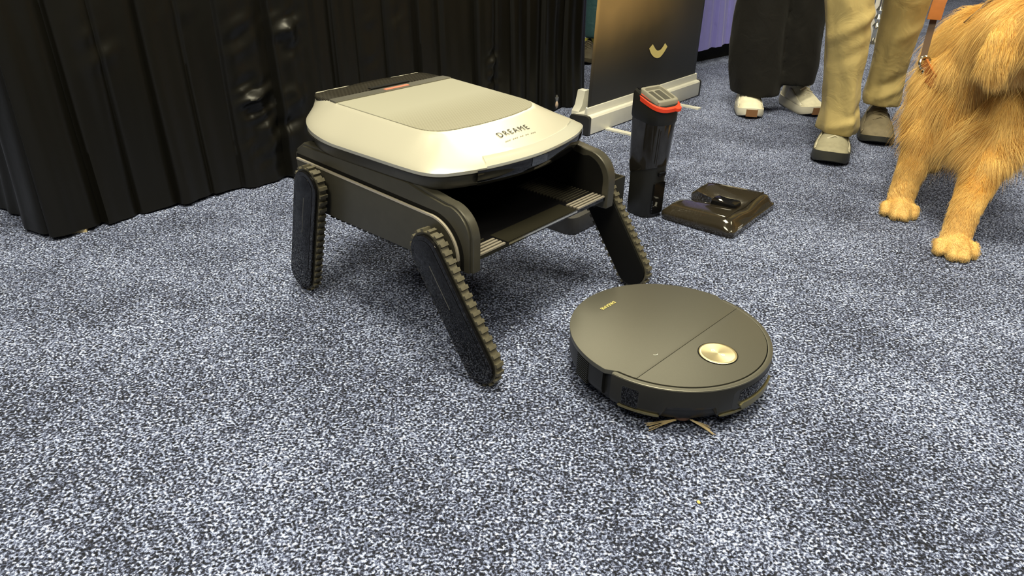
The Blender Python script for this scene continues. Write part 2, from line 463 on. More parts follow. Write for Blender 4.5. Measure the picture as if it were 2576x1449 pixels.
def rounded(poly, r, n=6):
    """round the corners of a polygon"""
    out = []; N = len(poly)
    for i in range(N):
        p0, p1, p2 = [np.array(poly[(i + k - 1) % N], float) for k in range(3)]
        rr = r[i] if isinstance(r, (list, tuple)) else r
        d0 = (p0 - p1); d2 = (p2 - p1); l0 = np.linalg.norm(d0); l2 = np.linalg.norm(d2)
        a = p1 + d0 / l0 * min(rr, l0 * 0.48); b = p1 + d2 / l2 * min(rr, l2 * 0.48)
        for t in np.linspace(0, 1, n):
            out.append((1 - t) ** 2 * a + 2 * t * (1 - t) * p1 + t * t * b)
    return np.array(out)
def densify(poly, step=0.012):
    out = []
    for i in range(len(poly)):
        a = np.array(poly[i]); b = np.array(poly[(i + 1) % len(poly)]); n = max(1, int(np.linalg.norm(b - a) / step))
        for k in range(n): out.append(a + (b - a) * k / n)
    return np.array(out)
def seg_dist(p, A, B):
    d = B - A; t = np.clip(((p - A) * d).sum(1) / np.maximum((d * d).sum(1), 1e-12), 0, 1)
    return float(np.min(np.hypot(*(p - (A + d * t[:, None])).T)))
def inside(p, P):
    x, y = p; X, Y = P[:, 0], P[:, 1]; X2, Y2 = np.roll(X, -1), np.roll(Y, -1)
    c = (Y > y) != (Y2 > y)
    xi = (X2 - X) * (y - Y) / np.where(np.abs(Y2 - Y) < 1e-12, 1e-12, Y2 - Y) + X
    return bool(np.sum(c & (x < xi)) % 2)
# the flat crown of the lid: window and rear wing together
crown = rounded([(-0.570, YC - 0.142), (-0.478, YC - 0.160), (-0.212, YC - 0.152), (-0.190, YC), (-0.212, YC + 0.152), (-0.478, YC + 0.160), (-0.570, YC + 0.142)], [0.01, 0.01, 0.04, 0.12, 0.04, 0.01, 0.01])
OB = np.roll(out_xy, -1, axis=0); CB = np.roll(crown, -1, axis=0)
def lid_z(x, y):
    p = np.array([x, y])
    zc = 0.386 + (0.396 - 0.386) * min(max((-0.20 - x) / 0.30, -0.3), 1.3)
    zr = ZR + 0.020 * min(max((-0.40 - x) / 0.16, 0), 1) ** 1.3
    if inside(p, crown): return zc
    if not inside(p, out_xy): return zr
    dr = seg_dist(p, out_xy, OB); dc = seg_dist(p, crown, CB)
    e = dr / (dr + dc)
    lip = 1 - math.exp(-dr / 0.006)
    e = 0.05 * lip + 0.95 * e ** 0.95
    return zr + (zc - zr) * e
def lid_zs(x, s): return lid_z(x, YC)
rings = []
for s in list(np.linspace(0, 0.06, 7)) + list(np.linspace(0.08, 0.6, 27)) + [0.7, 0.85, 0.95]:
    ring = []
    for p in out_xy:
        q = LC + (p - LC) * (1 - s); ring.append((q[0], q[1], lid_z(q[0], q[1])))
    rings.append(ring)
rim = [[(p[0], p[1], ZR - 0.006 + 0.012 * min(max((-0.40 - p[0]) / 0.16, 0), 1) ** 1.3) for p in (LC + (out_xy - LC) * 0.997)]]
V, F = loft(rim + rings, cap0=False)
lid = data_obj('lid', V, F, M['silver'], rob, autosmooth=28)
lid['label'] = 'satin silver lid with a raised window'

def patch(name, poly, lift, m, parent, thick=0.0015, nx=26, ny=26, box=None):
    """surface patch that follows the lid, bounded by the polygon poly (x, y), with a small edge"""
    P = np.array(poly, float); c = P.mean(0)
    rings = []
    for s in np.linspace(1, 0.04, 14):
        q = c + (P - c) * s
        rings.append([(a, b, lid_z(a, b) + lift) for a, b in q])
    skirt = [(a, b, lid_z(a, b) - 0.001) for a, b in P]
    V, F = loft([skirt] + rings, cap0=False)
    return data_obj(name, V, F, m, parent, autosmooth=40)
win = densify(rounded([(-0.474, YC - 0.158), (-0.213, YC - 0.150), (-0.191, YC), (-0.213, YC + 0.150), (-0.474, YC + 0.158)], [0.005, 0.05, 0.12, 0.05, 0.005]))
patch('window_panel', win, 0.0016, M['window'], lid)
hst = densify([(-0.500, YC - 0.156), (-0.476, YC - 0.159), (-0.476, YC + 0.159), (-0.500, YC + 0.156)])
M['brushed'] = mat('brushed_strip', (0.33, 0.32, 0.28), 0.3, metal=0.8, var=0.06, var_scale=300)
patch('hinge_strip', hst, 0.0030, M['brushed'], lid)
M['red_print'] = mat('red_print', (0.62, 0.16, 0.10), 0.5)
patch('badge', densify([(-0.492, YC - 0.025), (-0.483, YC - 0.025), (-0.483, YC + 0.040), (-0.492, YC + 0.040)]), 0.0036, M['red_print'], lid)['label'] = 'faded red print on the strip'
# rear wing of the lid
wing = densify(rounded([(-0.501, YC - 0.156), (-0.501, YC + 0.156), (-0.555, YC + 0.157), (-0.586, YC + 0.122), (-0.598, YC), (-0.586, YC - 0.122), (-0.555, YC - 0.157)],
               [0.004, 0.004, 0.03, 0.05, 0.1, 0.05, 0.03]))
V = []; wc = wing.mean(0); rings = []
def wing_z(x, y): return 0.3975 + 0.004 * (1 - ((y - YC) / 0.16) ** 2) - 0.9 * max(-0.562 - x, 0) ** 1.3 * 2
for s, dz in ((0.975, -0.016), (1.0, -0.006), (0.995, -0.002), (0.97, 0.0), (0.8, 0.0), (0.5, 0.0), (0.2, 0.0), (0.03, 0.0)):
    q = wc + (wing - wc) * s
    rings.append([(a, b, wing_z(a, b) + dz) for a, b in q])
V, F = loft(rings)
wg = data_obj('rear_wing', V, F, M['carbon'], lid, autosmooth=50); wg['label'] = 'dark carbon patterned rear wing'
# slot in the wing
bm_obj('latch_slot', box_bm(-0.512, -0.500, YC - 0.05, YC + 0.055, 0.3985, 0.4024, 0.001), M['matte_black'], wg)
# front light bar
k0 = [i for i, p in enumerate(out_xy) if p[0] > -0.150 and YC - 0.132 <= p[1] <= YC + 0.205]
k0 = sorted(k0, key=lambda i: out_xy[i][1])
rows = []
for s, dz in ((0.0, -0.004), (0.0, 0.002), (0.02, 0.0032), (0.055, 0.0015), (0.085, 0.0030), (0.10, 0.0)):
    rows.append([(*(LC + (out_xy[i] - LC) * (1 - s)), lid_z(*(LC + (out_xy[i] - LC) * (1 - s))) + dz) for i in k0])
V, F = loft(rows, cap0=False, cap1=False, closed=False)
n_ = len(k0); F += [tuple(r_ * n_ for r_ in range(6)), tuple(r_ * n_ + n_ - 1 for r_ in range(6))]
M['light_bar'] = mat('light_bar', (0.66, 0.65, 0.56), 0.20, metal=0.3, coat=0.8)
lb = data_obj('light_bar', V, F, M['light_bar'], lid, autosmooth=40); lb['label'] = 'pale ribbed light bar along the front edge'
# lettering on the lid
lt = text_mesh('DREAME', 0.0185, 0.0, 1.35, 0.0)
w_ = max(v.co.x for v in lt.vertices)
remap_mesh(lt, lambda a, b, c: (-0.152 - b, YC - 0.041 + a * 0.086 / w_, lid_z(-0.152 - b, YC - 0.041 + a * 0.086 / w_) + 0.0012))
mesh_obj('lettering', lt, mat('dark_print', (0.008, 0.008, 0.008), 0.6), lid, smooth=False)
V = []; F = []
for i in range(17):
    if i in (3, 7, 10, 13): continue
    y0 = YC - 0.040 + i * 0.0052; w = 0.0034
    for (a, b) in ((-0.1385, y0), (-0.1385, y0 + w), (-0.1405, y0 + w), (-0.1405, y0)): V.append((a, b, lid_z(a, b) + 0.0011))
    F.append(tuple(range(len(V) - 4, len(V))))
sp = data_obj('fine_print', V, F, mat('grey_print', (0.25, 0.24, 0.19), 0.5), lid)
# undertray
rings = []
for s, z in ((0.997, ZR - 0.004), (0.985, ZR - 0.008), (0.965, ZR - 0.012), (0.955, 0.318), (0.93, 0.310), (0.80, 0.308)):
    q = LC + (out_xy - LC) * s
    rings.append([(a, b, z) for a, b in q])
V, F = loft(rings)
data_obj('under_tray', V, F, M['graphite'], rob, autosmooth=40)
# glossy front band with display
kf = [i for i, p in enumerate(out_xy) if p[0] > -0.150 and YC - 0.145 <= p[1] <= YC + 0.21]
kf = sorted(kf, key=lambda i: out_xy[i][1])
rows = []
for s, z in ((1.003, ZR - 0.003), (1.003, ZR - 0.012), (0.985, ZR - 0.028), (0.965, ZR - 0.034)):
    rows.append([(*(LC + (out_xy[i] - LC) * s), z) for i in kf])
V, F = loft(rows, False, False, False)
fb = data_obj('front_band', V, F, M['gloss_black'], rob, autosmooth=40); fb['label'] = 'glossy black curved front band'
kd = [i for i in kf if YC - 0.024 <= out_xy[i][1] <= YC + 0.024]
rows = []
for s, z in ((1.006, ZR - 0.004), (1.006, ZR - 0.012), (0.999, ZR - 0.020)):
    rows.append([(*(LC + np.array([out_xy[k0_][0] - LC[0], yy - LC[1]]) * s), z) for k0_, yy in ((kd[0], YC - 0.022), (kd[len(kd) // 2], YC), (kd[-1], YC + 0.022))])
V, F = loft(rows, False, False, False)
data_obj('display', V, F, mat('display_glass', (0.02, 0.025, 0.035), 0.03, coat=1.0), fb)

# side walls
def wall_profile(inset=0.0, bottom=0.185):
    i = inset
    pts = [(-0.545 + i * 0.3, bottom), (-0.552 + i * 0.3, 0.300 - i), (-0.525, 0.318 - i), (-0.212 - i * 0.3, 0.319 - i), (-0.165 - i * 0.4, 0.309 - i), (-0.120 - i * 0.5, 0.302 - i)]
    c = (-0.118 - i * 0.3, 0.244); rr = 0.058 - i * 0.75
    for a in np.linspace(80, 0, 9): pts.append((c[0] + rr * math.cos(R(a)), c[1] + rr * math.sin(R(a))))
    pts.append((c[0] + rr - 0.001, bottom))
    return pts
def side_wall(name, y_out, y_in):
    sg = 1 if y_in > y_out else -1
    t = y_in - y_out
    w = bm_obj('side_wall', prism_bm(wall_profile(0), y_out + 0.010 * sg, y_in, 'y', 0.004, 3), M['graphite'], rob, autosmooth=40)
    # raised shoulder band around the wall
    bm_obj('shoulder_band', prism_bm(wall_profile(0.006), y_out + 0.006 * sg, y_out + 0.016 * sg, 'y', 0.002, 2), M['graphite'], w, autosmooth=40)
    pprof = [(-0.541, 0.187), (-0.541, 0.286), (-0.16, 0.273)] + [(-0.155 + 0.068 * math.cos(R(a)), 0.205 + 0.068 * math.sin(R(a))) for a in np.linspace(88, 0, 14)] + [(-0.087, 0.187)]
    pn = bm_obj('outer_panel', prism_bm(pprof, y_out, y_out + 0.009 * sg, 'y', 0.0012, 2), M['graphite'], w, autosmooth=40)
    gprof = [(-0.546, 0.187), (-0.546, 0.293), (-0.16, 0.280)] + [(-0.152 + 0.073 * math.cos(R(a)), 0.207 + 0.073 * math.sin(R(a))) for a in np.linspace(88, 0, 14)] + [(-0.079, 0.187)]
    bm_obj('groove', prism_bm(gprof, y_out + 0.0055 * sg, y_out + 0.0085 * sg, 'y'), M['matte_black'], w, autosmooth=40)
    # bright trim along the upper edge of the outer panel
    pr = pprof[1:-1]
    V = []; F = []
    path = [(x, z) for x, z in pr]
    nrm = []
    for i in range(len(path)):
        a = np.array(path[max(i - 1, 0)]); b = np.array(path[min(i + 1, len(path) - 1)]); d = (b - a) / np.linalg.norm(b - a); nrm.append((-d[1], d[0]))
    rows = []
    for (o_, yy) in ((0.0003, y_out - 0.0004 * sg), (0.0003, y_out + 0.004 * sg), (-0.0032, y_out + 0.004 * sg), (-0.0032, y_out - 0.0004 * sg)):
        rows.append([(p[0] + n[0] * o_, yy, p[1] + n[1] * o_) for p, n in zip(path, nrm)])
    V, F = loft(rows + [rows[0]], False, False, False)
    data_obj('trim_strip', V, F, M['trim_line'], w, autosmooth=40)
    # tread teeth along the lower edge
    me = None
    for k in range(22):
        x = -0.452 + k * 0.0168
        if me is None:
            tooth = bm_obj('tooth', box_bm(-0.0045, 0.0045, -0.010, 0.010, -0.006, 0.004, 0.0008, 1), M['black_plastic'], w); me = tooth.data
        else:
            tooth = mesh_obj('tooth', me, None, w, False)
        tooth.location = (x, y_out + 0.018 * sg, 0.184)
    # inner recess face
    bm_obj('inner_recess', prism_bm([(x, z) for x, z in wall_profile(0.014, 0.205)], y_in - 0.002 * sg, y_in + 0.001 * sg, 'y'), M['matte_black'], w)
    return w
side_wall('near', 0.035, 0.064)
side_wall('far', 0.485, 0.450)
bm_obj('back_wall', box_bm(-0.53, -0.515, 0.06, 0.455, 0.195, 0.315, 0.002), M['matte_black'], rob)
fp = bm_obj('bay_floor', box_bm(-0.52, -0.066, 0.062, 0.452, 0.2040, 0.2115, 0.001), M['gloss_black'], rob)
fp['label'] = 'glossy black loading floor of the bay'
bm_obj('front_lip', box_bm(-0.110, -0.064, 0.142, 0.350, 0.2115, 0.2125, 0.0004, 1), mat('lip', (0.03, 0.028, 0.02), 0.12, metal=0.4), fp)
bm_obj('edge_trim', box_bm(-0.0665, -0.0645, 0.142, 0.350, 0.2075, 0.2130, 0.0005, 1), M['chrome'], fp)
M['rib_dark'] = mat('rib_dark', (0.06, 0.055, 0.042), 0.35, metal=0.4)
rib_me = {}
for side in (0, 1):
    for k in range(20):
        bright = k < 4
        key = (side, bright)
        ln_ = (0.070 if side == 0 else 0.094) if bright else (0.056 if side == 0 else 0.080)
        if key not in rib_me:
            h_ = 0.0024 if bright else 0.0013
            rb = bm_obj('rib', box_bm(-h_, h_, 0, ln_, 0, 0.003, 0.0005, 1), M['rib'] if bright else M['rib_dark'], fp); rib_me[key] = rb.data
        else:
            rb = mesh_obj('rib', rib_me[key], None, fp, False)
        stag = 0.004 * (3 - k) if bright else 0
        rb.location = (-0.068 - k * 0.0086 - (0 if bright else 0.004), 0.064 - stag * 0.0 + (0 if side == 0 else 0.448 - 0.064 - ln_), 0.2112)

# legs
LEG_L = 0.212
def tread_positions(L, r, n):
    per = 2 * L + 2 * PI * r; out = []
    for k in range(n):
        d = per * k / n
        if d < L: out.append((r, -d, 0.0))
        elif d < L + PI * r:
            a = (d - L) / r; out.append((r * math.cos(-a), -L + r * math.sin(-a), a))
        elif d < 2 * L + PI * r: out.append((-r, -L + (d - L - PI * r), PI))
        else:
            a = (d - 2 * L - PI * r) / r; out.append((-r * math.cos(-a), -r * math.sin(-a), PI + a))
    return out
tread_me = [None]
def leg(x, z, ang, y_out, sg):
    """pivot (x, z); ang: forward swing of the foot; sg=+1 when the body is towards +y"""
    g = bm_obj('leg', prism_bm(stadium(LEG_L, 0.0335), 0.004 * sg, 0.027 * sg, 'y', 0.002, 2), M['black_plastic'], rob, autosmooth=40)
    g.location = (x, y_out, z); g.rotation_euler = (0, -ang, 0)
    c = bm_obj('cover', prism_bm(stadium(LEG_L, 0.0345), 0.0, 0.006 * sg, 'y', 0.0025, 3), M['gloss_black'], g, autosmooth=40)
    c['label'] = 'glossy black cover'
    bm_obj('cover_panel', prism_bm(stadium(LEG_L - 0.004, 0.0250), -0.0008 * sg, 0.002 * sg, 'y', 0.0008, 2), M['gloss_panel'], g, autosmooth=40)
    bm_obj('etched_line', box_bm(-0.0008, 0.0008, -0.0011, -0.0006, -0.105, -0.022) if sg > 0 else box_bm(-0.0008, 0.0008, 0.0006, 0.0011, -0.105, -0.022), mat('etch', (0.10, 0.10, 0.10), 0.4), g)
    bm_obj('inner_cover', prism_bm(stadium(LEG_L, 0.0340), 0.0245 * sg, 0.0285 * sg, 'y', 0.0015, 2), M['matte_black'], g, autosmooth=40)
    # belt ring
    o_ = stadium(LEG_L, 0.0385); i_ = stadium(LEG_L, 0.0345)
    y0, y1 = 0.0070 * sg, 0.0235 * sg
    rows = [[(a, y0, b) for a, b in i_], [(a, y0, b) for a, b in o_], [(a, y1, b) for a, b in o_], [(a, y1, b) for a, b in i_]]
    V, F = loft(rows, False, False)
    data_obj('belt', V, F, M['rubber'], g, autosmooth=40)
    # metal side rails between the cover and the belt
    o2 = stadium(LEG_L, 0.0372); i2 = stadium(LEG_L, 0.034)
    rows = [[(a, 0.0055 * sg, b) for a, b in i2], [(a, 0.0055 * sg, b) for a, b in o2], [(a, 0.0075 * sg, b) for a, b in o2], [(a, 0.0075 * sg, b) for a, b in i2]]
    V, F = loft(rows, False, False)
    data_obj('rail', V, F, M['graphite_gloss'], g, autosmooth=40)
    for (tx, tz, ta) in tread_positions(LEG_L, 0.0395, 42):
        if tread_me[0] is None:
            t_ = bm_obj('tread', box_bm(-0.0022, 0.0036, -0.0085, 0.0085, -0.0034, 0.0034, 0.0006, 1), M['rubber'], g); tread_me[0] = t_.data
        else:
            t_ = mesh_obj('tread', tread_me[0], None, g, False)
        t_.location = (tx, 0.0152 * sg, tz); t_.rotation_euler = (0, ta, 0)
    # drive hub joins the leg to the wall
    V, F = loft([[(0.022 * math.cos(a), yy * sg, 0.022 * math.sin(a)) for a in np.linspace(0, 2 * PI, 20, endpoint=False)] for yy in (0.024, 0.042)])
    data_obj('hub', V, F, M['black_plastic'], g)
    return g
fa = math.asin(0.122 / LEG_L) ; ra = math.asin(0.055 / LEG_L)
zf = 0.0425 + LEG_L * math.cos(fa); zr_ = 0.0425 + LEG_L * math.cos(ra)
leg(-0.134, zf, fa, 0.0, 1)
leg(-0.134, zf, fa, 0.520, -1)
leg(-0.472, zr_, -ra, 0.0, 1)
leg(-0.472, zr_, -ra, 0.520, -1)

# ------------------------------------------------------------------ robot vacuum
VAC = Vector((0.279, 1.065, 0)); VROT = R(-43.7)
vac = empty('robot_vacuum', VAC, VROT)
tag(vac, 'round dark grey robot vacuum with a gold disc lying on the carpet', 'robot vacuum')
def lathe(prof, n=96):
    rings = [[(r * math.cos(2 * PI * i / n), r * math.sin(2 * PI * i / n), z) for i in range(n)] for r, z in prof]
    return loft(rings)
V, F = lathe([(0.138, 0.010), (0.156, 0.022), (0.1635, 0.034), (0.1655, 0.042), (0.1655, 0.0825), (0.162, 0.0835)])
data_obj('body', V, F, mat('vac_body', (0.009, 0.009, 0.0085), 0.45, var=0.08, bump=0.05), vac, autosmooth=40)
def arc_pts(r, a0, a1, n): return [(r * math.cos(R(a)), r * math.sin(R(a))) for a in np.linspace(a0, a1, n)]
def vac_top_material():
    m = mat('vac_top', (0.120, 0.117, 0.098), 0.36, metal=0.5, var=0.05, var_scale=700, bump=0.08, bump_scale=1500)
    return m
M['vac_top'] = vac_top_material()
xs = 0.043; aR = math.degrees(math.acos(xs / 0.1645)); 
rear = arc_pts(0.1755, 92.5, 267.5, 60) + [(0.004, -0.1690)] + arc_pts(0.1645, -86, -aR, 6) + arc_pts(0.1645, aR, 86, 6)[0:] + [(0.004, 0.1690)]
# order: start from +y notch round the rear, then forward along -y, across the seam
def lid_prism(name, poly, z0, z1, m, parent, bv):
    return bm_obj(name, prism_bm(poly, z0, z1, 'z', bv, 2), m, parent, autosmooth=40)
lid_prism('rear_cover', [(x if x < xs else xs - 0.0005, y) for x, y in rear], 0.0815, 0.0900, M['vac_top'], vac, 0.0010)
front = [(xs + 0.0007, -0.1586)] + [p for p in arc_pts(0.1645, -aR + 0.6, aR - 0.6, 48)] + [(xs + 0.0007, 0.1586)]
lid_prism('front_cover', front, 0.0815, 0.0899, M['vac_top'], vac, 0.0005)
# gold disc
dc = 0.097
def disc(name, r0, r1, z0, z1, m, parent, cx=dc, cy=-0.003, n=48):
    rings = [[(cx + r * math.cos(2 * PI * i / n), cy + r * math.sin(2 * PI * i / n), z) for i in range(n)] for r, z in ((r1, z0), (r1, z1), (r0, z1), (r0, z0))]
    V, F = loft(rings + [rings[0]], False, False)
    return data_obj(name, V, F, m, parent, autosmooth=40)
M['gold'] = mat('brushed_gold', (0.80, 0.70, 0.44), 0.32, metal=0.85)
nt = M['gold'].node_tree; b_ = nt.nodes['Principled BSDF']; b_.inputs['Anisotropic'].default_value = 0.7
tg_ = nt.nodes.new('ShaderNodeTangent'); tg_.direction_type = 'RADIAL'; tg_.axis = 'Z'; nt.links.new(tg_.outputs[0], b_.inputs['Tangent'])
V, F = lathe([(0.0315, 0.0880), (0.0315, 0.0912), (0.0305, 0.0918), (0.0275, 0.0916), (0.002, 0.0914)], 64)
gd = data_obj('gold_disc', V, F, M['gold'], vac, autosmooth=40); gd.location = (dc, -0.003, 0); gd['label'] = 'brushed gold button disc'
disc('disc_gap', 0.0316, 0.0332, 0.0895, 0.0906, M['matte_black'], vac)
M['icon'] = mat('icon', (1.0, 0.98, 0.9), 0.6)
for dx in (-0.0095, 0.0095):
    disc('button_icon', 0.0016, 0.0031, 0.0912, 0.0921, M['icon'], gd, dx, 0.0, 20)
# bumper
def zlow(a):
    if -56.5 < a < -31.5: return 0.0485
    if -59.5 < a <= -56.5: return 0.0485 - (0.0155) * (-56.5 - a) / 3.0
    if -31.5 <= a < -28.5: return 0.0485 - (0.0155) * (a + 31.5) / 3.0
    return 0.033
angs = np.linspace(-88.0, 88.0, 240)
rows = []
for kind in range(8):
    row = []
    for a in angs:
        zl = zlow(a); c_, s_ = math.cos(R(a)), math.sin(R(a))
        r, z = [(0.166, zl), (0.1705, zl), (0.1738, zl + 0.006), (0.1752, 0.045 if zl < 0.04 else zl + 0.008), (0.1752, 0.0835), (0.1746, 0.0860), (0.1738, 0.0868), (0.1680, 0.0868)][kind]
        row.append((r * c_, r * s_, z))
    rows.append(row)
V, F = loft(rows + [rows[0]], False, False, False)
n_ = len(angs); F += [tuple(k * n_ for k in range(8)), tuple(k * n_ + n_ - 1 for k in range(8))]
bump_ = data_obj('bumper', V, F, mat('vac_bumper', (0.024, 0.023, 0.019), 0.36, metal=0.3, var=0.05, bump=0.05, bump_scale=1200), vac, autosmooth=30)
ring_p = []
for r, z in ((0.1662, 0.0840), (0.1662, 0.0884), (0.1725, 0.0889), (0.1742, 0.0880), (0.1748, 0.0862), (0.170, 0.0850)):
    ring_p.append([(r * math.cos(R(a)), r * math.sin(R(a)), z) for a in np.linspace(-88.0, 88.0, 120)])
V, F = loft(ring_p + [ring_p[0]], False, False, False)
data_obj('bumper_rim', V, F, M['vac_top'], bump_, autosmooth=40)
def cyl_patch(name, a0, a1, z0, z1, r0, r1, m, parent, n=24, rc=0.0):
    rows = []
    aa = np.linspace(a0, a1, n)
    def zc(a, top):
        d = min(a - a0, a1 - a) * PI / 180 * r1
        if rc > 0 and d < rc:
            k = rc - math.sqrt(max(rc * rc - (rc - d) ** 2, 0))
            return (z1 - k) if top else (z0 + k)
        return z1 if top else z0
    for r, top in ((r0, False), (r1, False), (r1, True), (r0, True)):
        rows.append([(r * math.cos(R(a)), r * math.sin(R(a)), zc(a, top)) for a in aa])
    V, F = loft(rows + [rows[0]], False, False, False)
    n_ = len(aa); F += [tuple(k * n_ for k in range(4)), tuple(k * n_ + n_ - 1 for k in range(4))]
    return data_obj(name, V, F, m, parent, autosmooth=30)
cyl_patch('side_window', -81, -71.8, 0.0415, 0.0745, 0.172, 0.1757, M['gloss_panel'], bump_, rc=0.003)
cyl_patch('window_frame', -81.6, -71.2, 0.0400, 0.0760, 0.172, 0.17545, mat('frame_edge', (0.02, 0.02, 0.018), 0.3), bump_, rc=0.004)
cyl_patch('camera_panel', -21, 27, 0.0400, 0.0785, 0.172, 0.17535, mat('cam_panel', (0.022, 0.022, 0.022), 0.35), bump_, rc=0.006)
cyl_patch('camera_window', -16.5, 22.5, 0.0530, 0.0765, 0.172, 0.1758, M['gloss_panel'], bump_, rc=0.003)
cyl_patch('gold_bar', -15.5, 21, 0.0395, 0.0510, 0.172, 0.1785, mat('gold_bar', (0.20, 0.18, 0.10), 0.35, metal=0.6), bump_, rc=0.004)
M['gold_strip'] = mat('gold_strip', (0.16, 0.145, 0.085), 0.4, metal=0.5)
cyl_patch('lower_strip', -83, -60, 0.0335, 0.0375, 0.168, 0.1760, M['gold_strip'], bump_, rc=0.002)
cyl_patch('lower_strip', -28, 70, 0.0335, 0.0375, 0.168, 0.1760, M['gold_strip'], bump_, 40, rc=0.002)
for k in range(11):
    cyl_patch('vent_slat', -117.5, -105.5, 0.0365 + k * 0.0040, 0.0383 + k * 0.0040, 0.170, 0.1748, M['black_plastic'], vac, 12)
rows = []
for r, z in ((0.158, 0.0345), (0.1665, 0.0345), (0.1715, 0.0400), (0.1735, 0.0480), (0.1735, 0.0820), (0.158, 0.0820)):
    rows.append([(r * math.cos(R(a)), r * math.sin(R(a)), z) for a in np.linspace(94, 266, 110)])
V, F = loft(rows + [rows[0]], False, False, False)
F += [tuple(k * 110 for k in range(6)), tuple(k * 110 + 109 for k in range(6))]
data_obj('rear_shell', V, F, bpy.data.materials['vac_body'], vac, autosmooth=40)
# lettering and curved mark
lt = text_mesh('DREAME', 0.0095, 0.0, 1.1, 0.0003); w_ = max(v.co.x for v in lt.vertices)
remap_mesh(lt, lambda a, b, c: (-0.1325 + b, 0.0125 - a * 0.041 / w_, 0.0909))
mesh_obj('lettering', lt, mat('gold_print', (0.75, 0.62, 0.22), 0.35, metal=0.3), vac, smooth=False)
V, F = tube([(0.022 + 0.006 * math.cos(R(a)), -0.080 + 0.006 * math.sin(R(a)), 0.0907) for a in np.linspace(-70, 20, 10)], 0.0005, 5)
data_obj('lint_curl', V, F, M['icon'], vac)
# side brush
def bristles(name, base, tips, n, parent):
    V = []; F = []
    for i in range(n):
        t = i / (n - 1); tip = Vector(tips[0]).lerp(Vector(tips[1]), t) + Vector((rng.normal(0, 0.002), rng.normal(0, 0.002), abs(rng.normal(0, 0.002))))
        b0 = Vector(base) + Vector((rng.normal(0, 0.0012), rng.normal(0, 0.0012), rng.normal(0, 0.001)))
        v, f = tube([b0, b0.lerp(tip, 0.5) + Vector((0, 0, 0.001)), tip], 0.00055, 4)
        o = len(V); V += v; F += [tuple(k + o for k in q) for q in f]
    ob = data_obj(name, V, F, M['bristle'], parent); ob['kind'] = 'stuff'; return ob
M['bristle'] = mat('bristle', (0.42, 0.33, 0.18), 0.5, var=0.2)
sbr = bm_obj('side_brush', prism_bm(arc_pts(0.016, 0, 340, 18), 0.014, 0.022, 'z', 0.002), mat('brush_hub', (0.10, 0.05, 0.03), 0.5), vac)
sbr.location = (0.098, -0.098, 0)
cb, sb_ = math.cos(R(-45)), math.sin(R(-45))
bristles('bristle_tuft', (0.000, -0.016, 0.013), ((-0.033, -0.048, 0.003), (-0.018, -0.060, 0.003)), 18, sbr)
bristles('bristle_tuft', (0.018, 0.002, 0.013), ((0.045, 0.018, 0.003), (0.058, 0.003, 0.003)), 18, sbr)
# wheels below
for yy in (-0.12, 0.12):
    V, F = loft([[(0.032 * math.cos(a), yy + dy, 0.032 + 0.032 * math.sin(a)) for a in np.linspace(0, 2 * PI, 24, endpoint=False)] for dy in (-0.012, 0.012)])
    data_obj('wheel', V, F, M['rubber'], vac)
V, F = loft([[(0.13 + 0.012 * math.cos(a), dy, 0.012 + 0.012 * math.sin(a)) for a in np.linspace(0, 2 * PI, 16, endpoint=False)] for dy in (-0.01, 0.01)])
data_obj('wheel', V, F, M['rubber'], vac)


# ------------------------------------------------------------------ floor washer tank, cover and base
M['smoke'] = mat('smoked_plastic', (0.055, 0.045, 0.030), 0.10, trans=0.55, ior=1.45, coat=0.5)
M['smoke_dark'] = mat('smoked_dark', (0.022, 0.020, 0.018), 0.12, trans=0.35, coat=0.5)
M['red_rubber'] = mat('red_rubber', (0.75, 0.055, 0.020), 0.45)
M['grey_plastic'] = mat('grey_plastic', (0.24, 0.23, 0.19), 0.5)
tk = empty('water_tank', (0.362, 1.830, 0), R(-52))
tag(tk, 'tall smoky black water tank with a red seal on top', 'tank')
# local x points to the front of the tank, local y to the right
def dshape(w, d, rb=0.016, rf=0.040):
    return rounded([(-d / 2, -w / 2), (d / 2, -w / 2), (d / 2, w / 2), (-d / 2, w / 2)], [rb, rf, rf, rb], 7)
def tank_ring(w, d, z, tilt=0.0, dx=0.0):
    return [(p[0] + dx, p[1], z - tilt * (p[0] + dx)) for p in dshape(w, d)]
V, F = loft([tank_ring(0.072, 0.074, 0.0), tank_ring(0.076, 0.078, 0.004), tank_ring(0.078, 0.080, 0.10), tank_ring(0.080, 0.082, 0.135, -0.35)])
data_obj('lower_body', V, F, M['black_plastic'], tk, autosmooth=40)
V, F = loft([tank_ring(0.082, 0.084, 0.130, -0.35), tank_ring(0.086, 0.088, 0.150, -0.35), tank_ring(0.092, 0.094, 0.262, 0.1)])
data_obj('clear_body', V, F, M['smoke_dark'], tk, autosmooth=40)
V, F = loft([tank_ring(0.092, 0.094, 0.260, 0.1), tank_ring(0.096, 0.097, 0.266, 0.1), tank_ring(0.096, 0.097, 0.312, 0.32), tank_ring(0.091, 0.092, 0.319, 0.34), tank_ring(0.07, 0.07, 0.3165, 0.34)])
tc_ = data_obj('cap', V, F, M['black_plastic'], tk, autosmooth=40)
V, F = loft([tank_ring(0.090, 0.076, 0.304, 0.30, 0.013), tank_ring(0.0975, 0.080, 0.306, 0.30, 0.013), tank_ring(0.0975, 0.080, 0.3165, 0.34, 0.013), tank_ring(0.090, 0.072, 0.318, 0.34, 0.013), tank_ring(0.070, 0.06, 0.317, 0.34, 0.010)])
rs = data_obj('red_seal', V, F, M['red_rubber'], tk, autosmooth=40); rs['label'] = 'bright red rubber seal with pull tab'
V, F = loft([[(x, y, z - 0.34 * x) for x, y in rounded([(0.040, 0.006), (0.060, 0.010), (0.058, 0.030), (0.036, 0.038)], 0.008)] for z in (0.3105, 0.3175)])
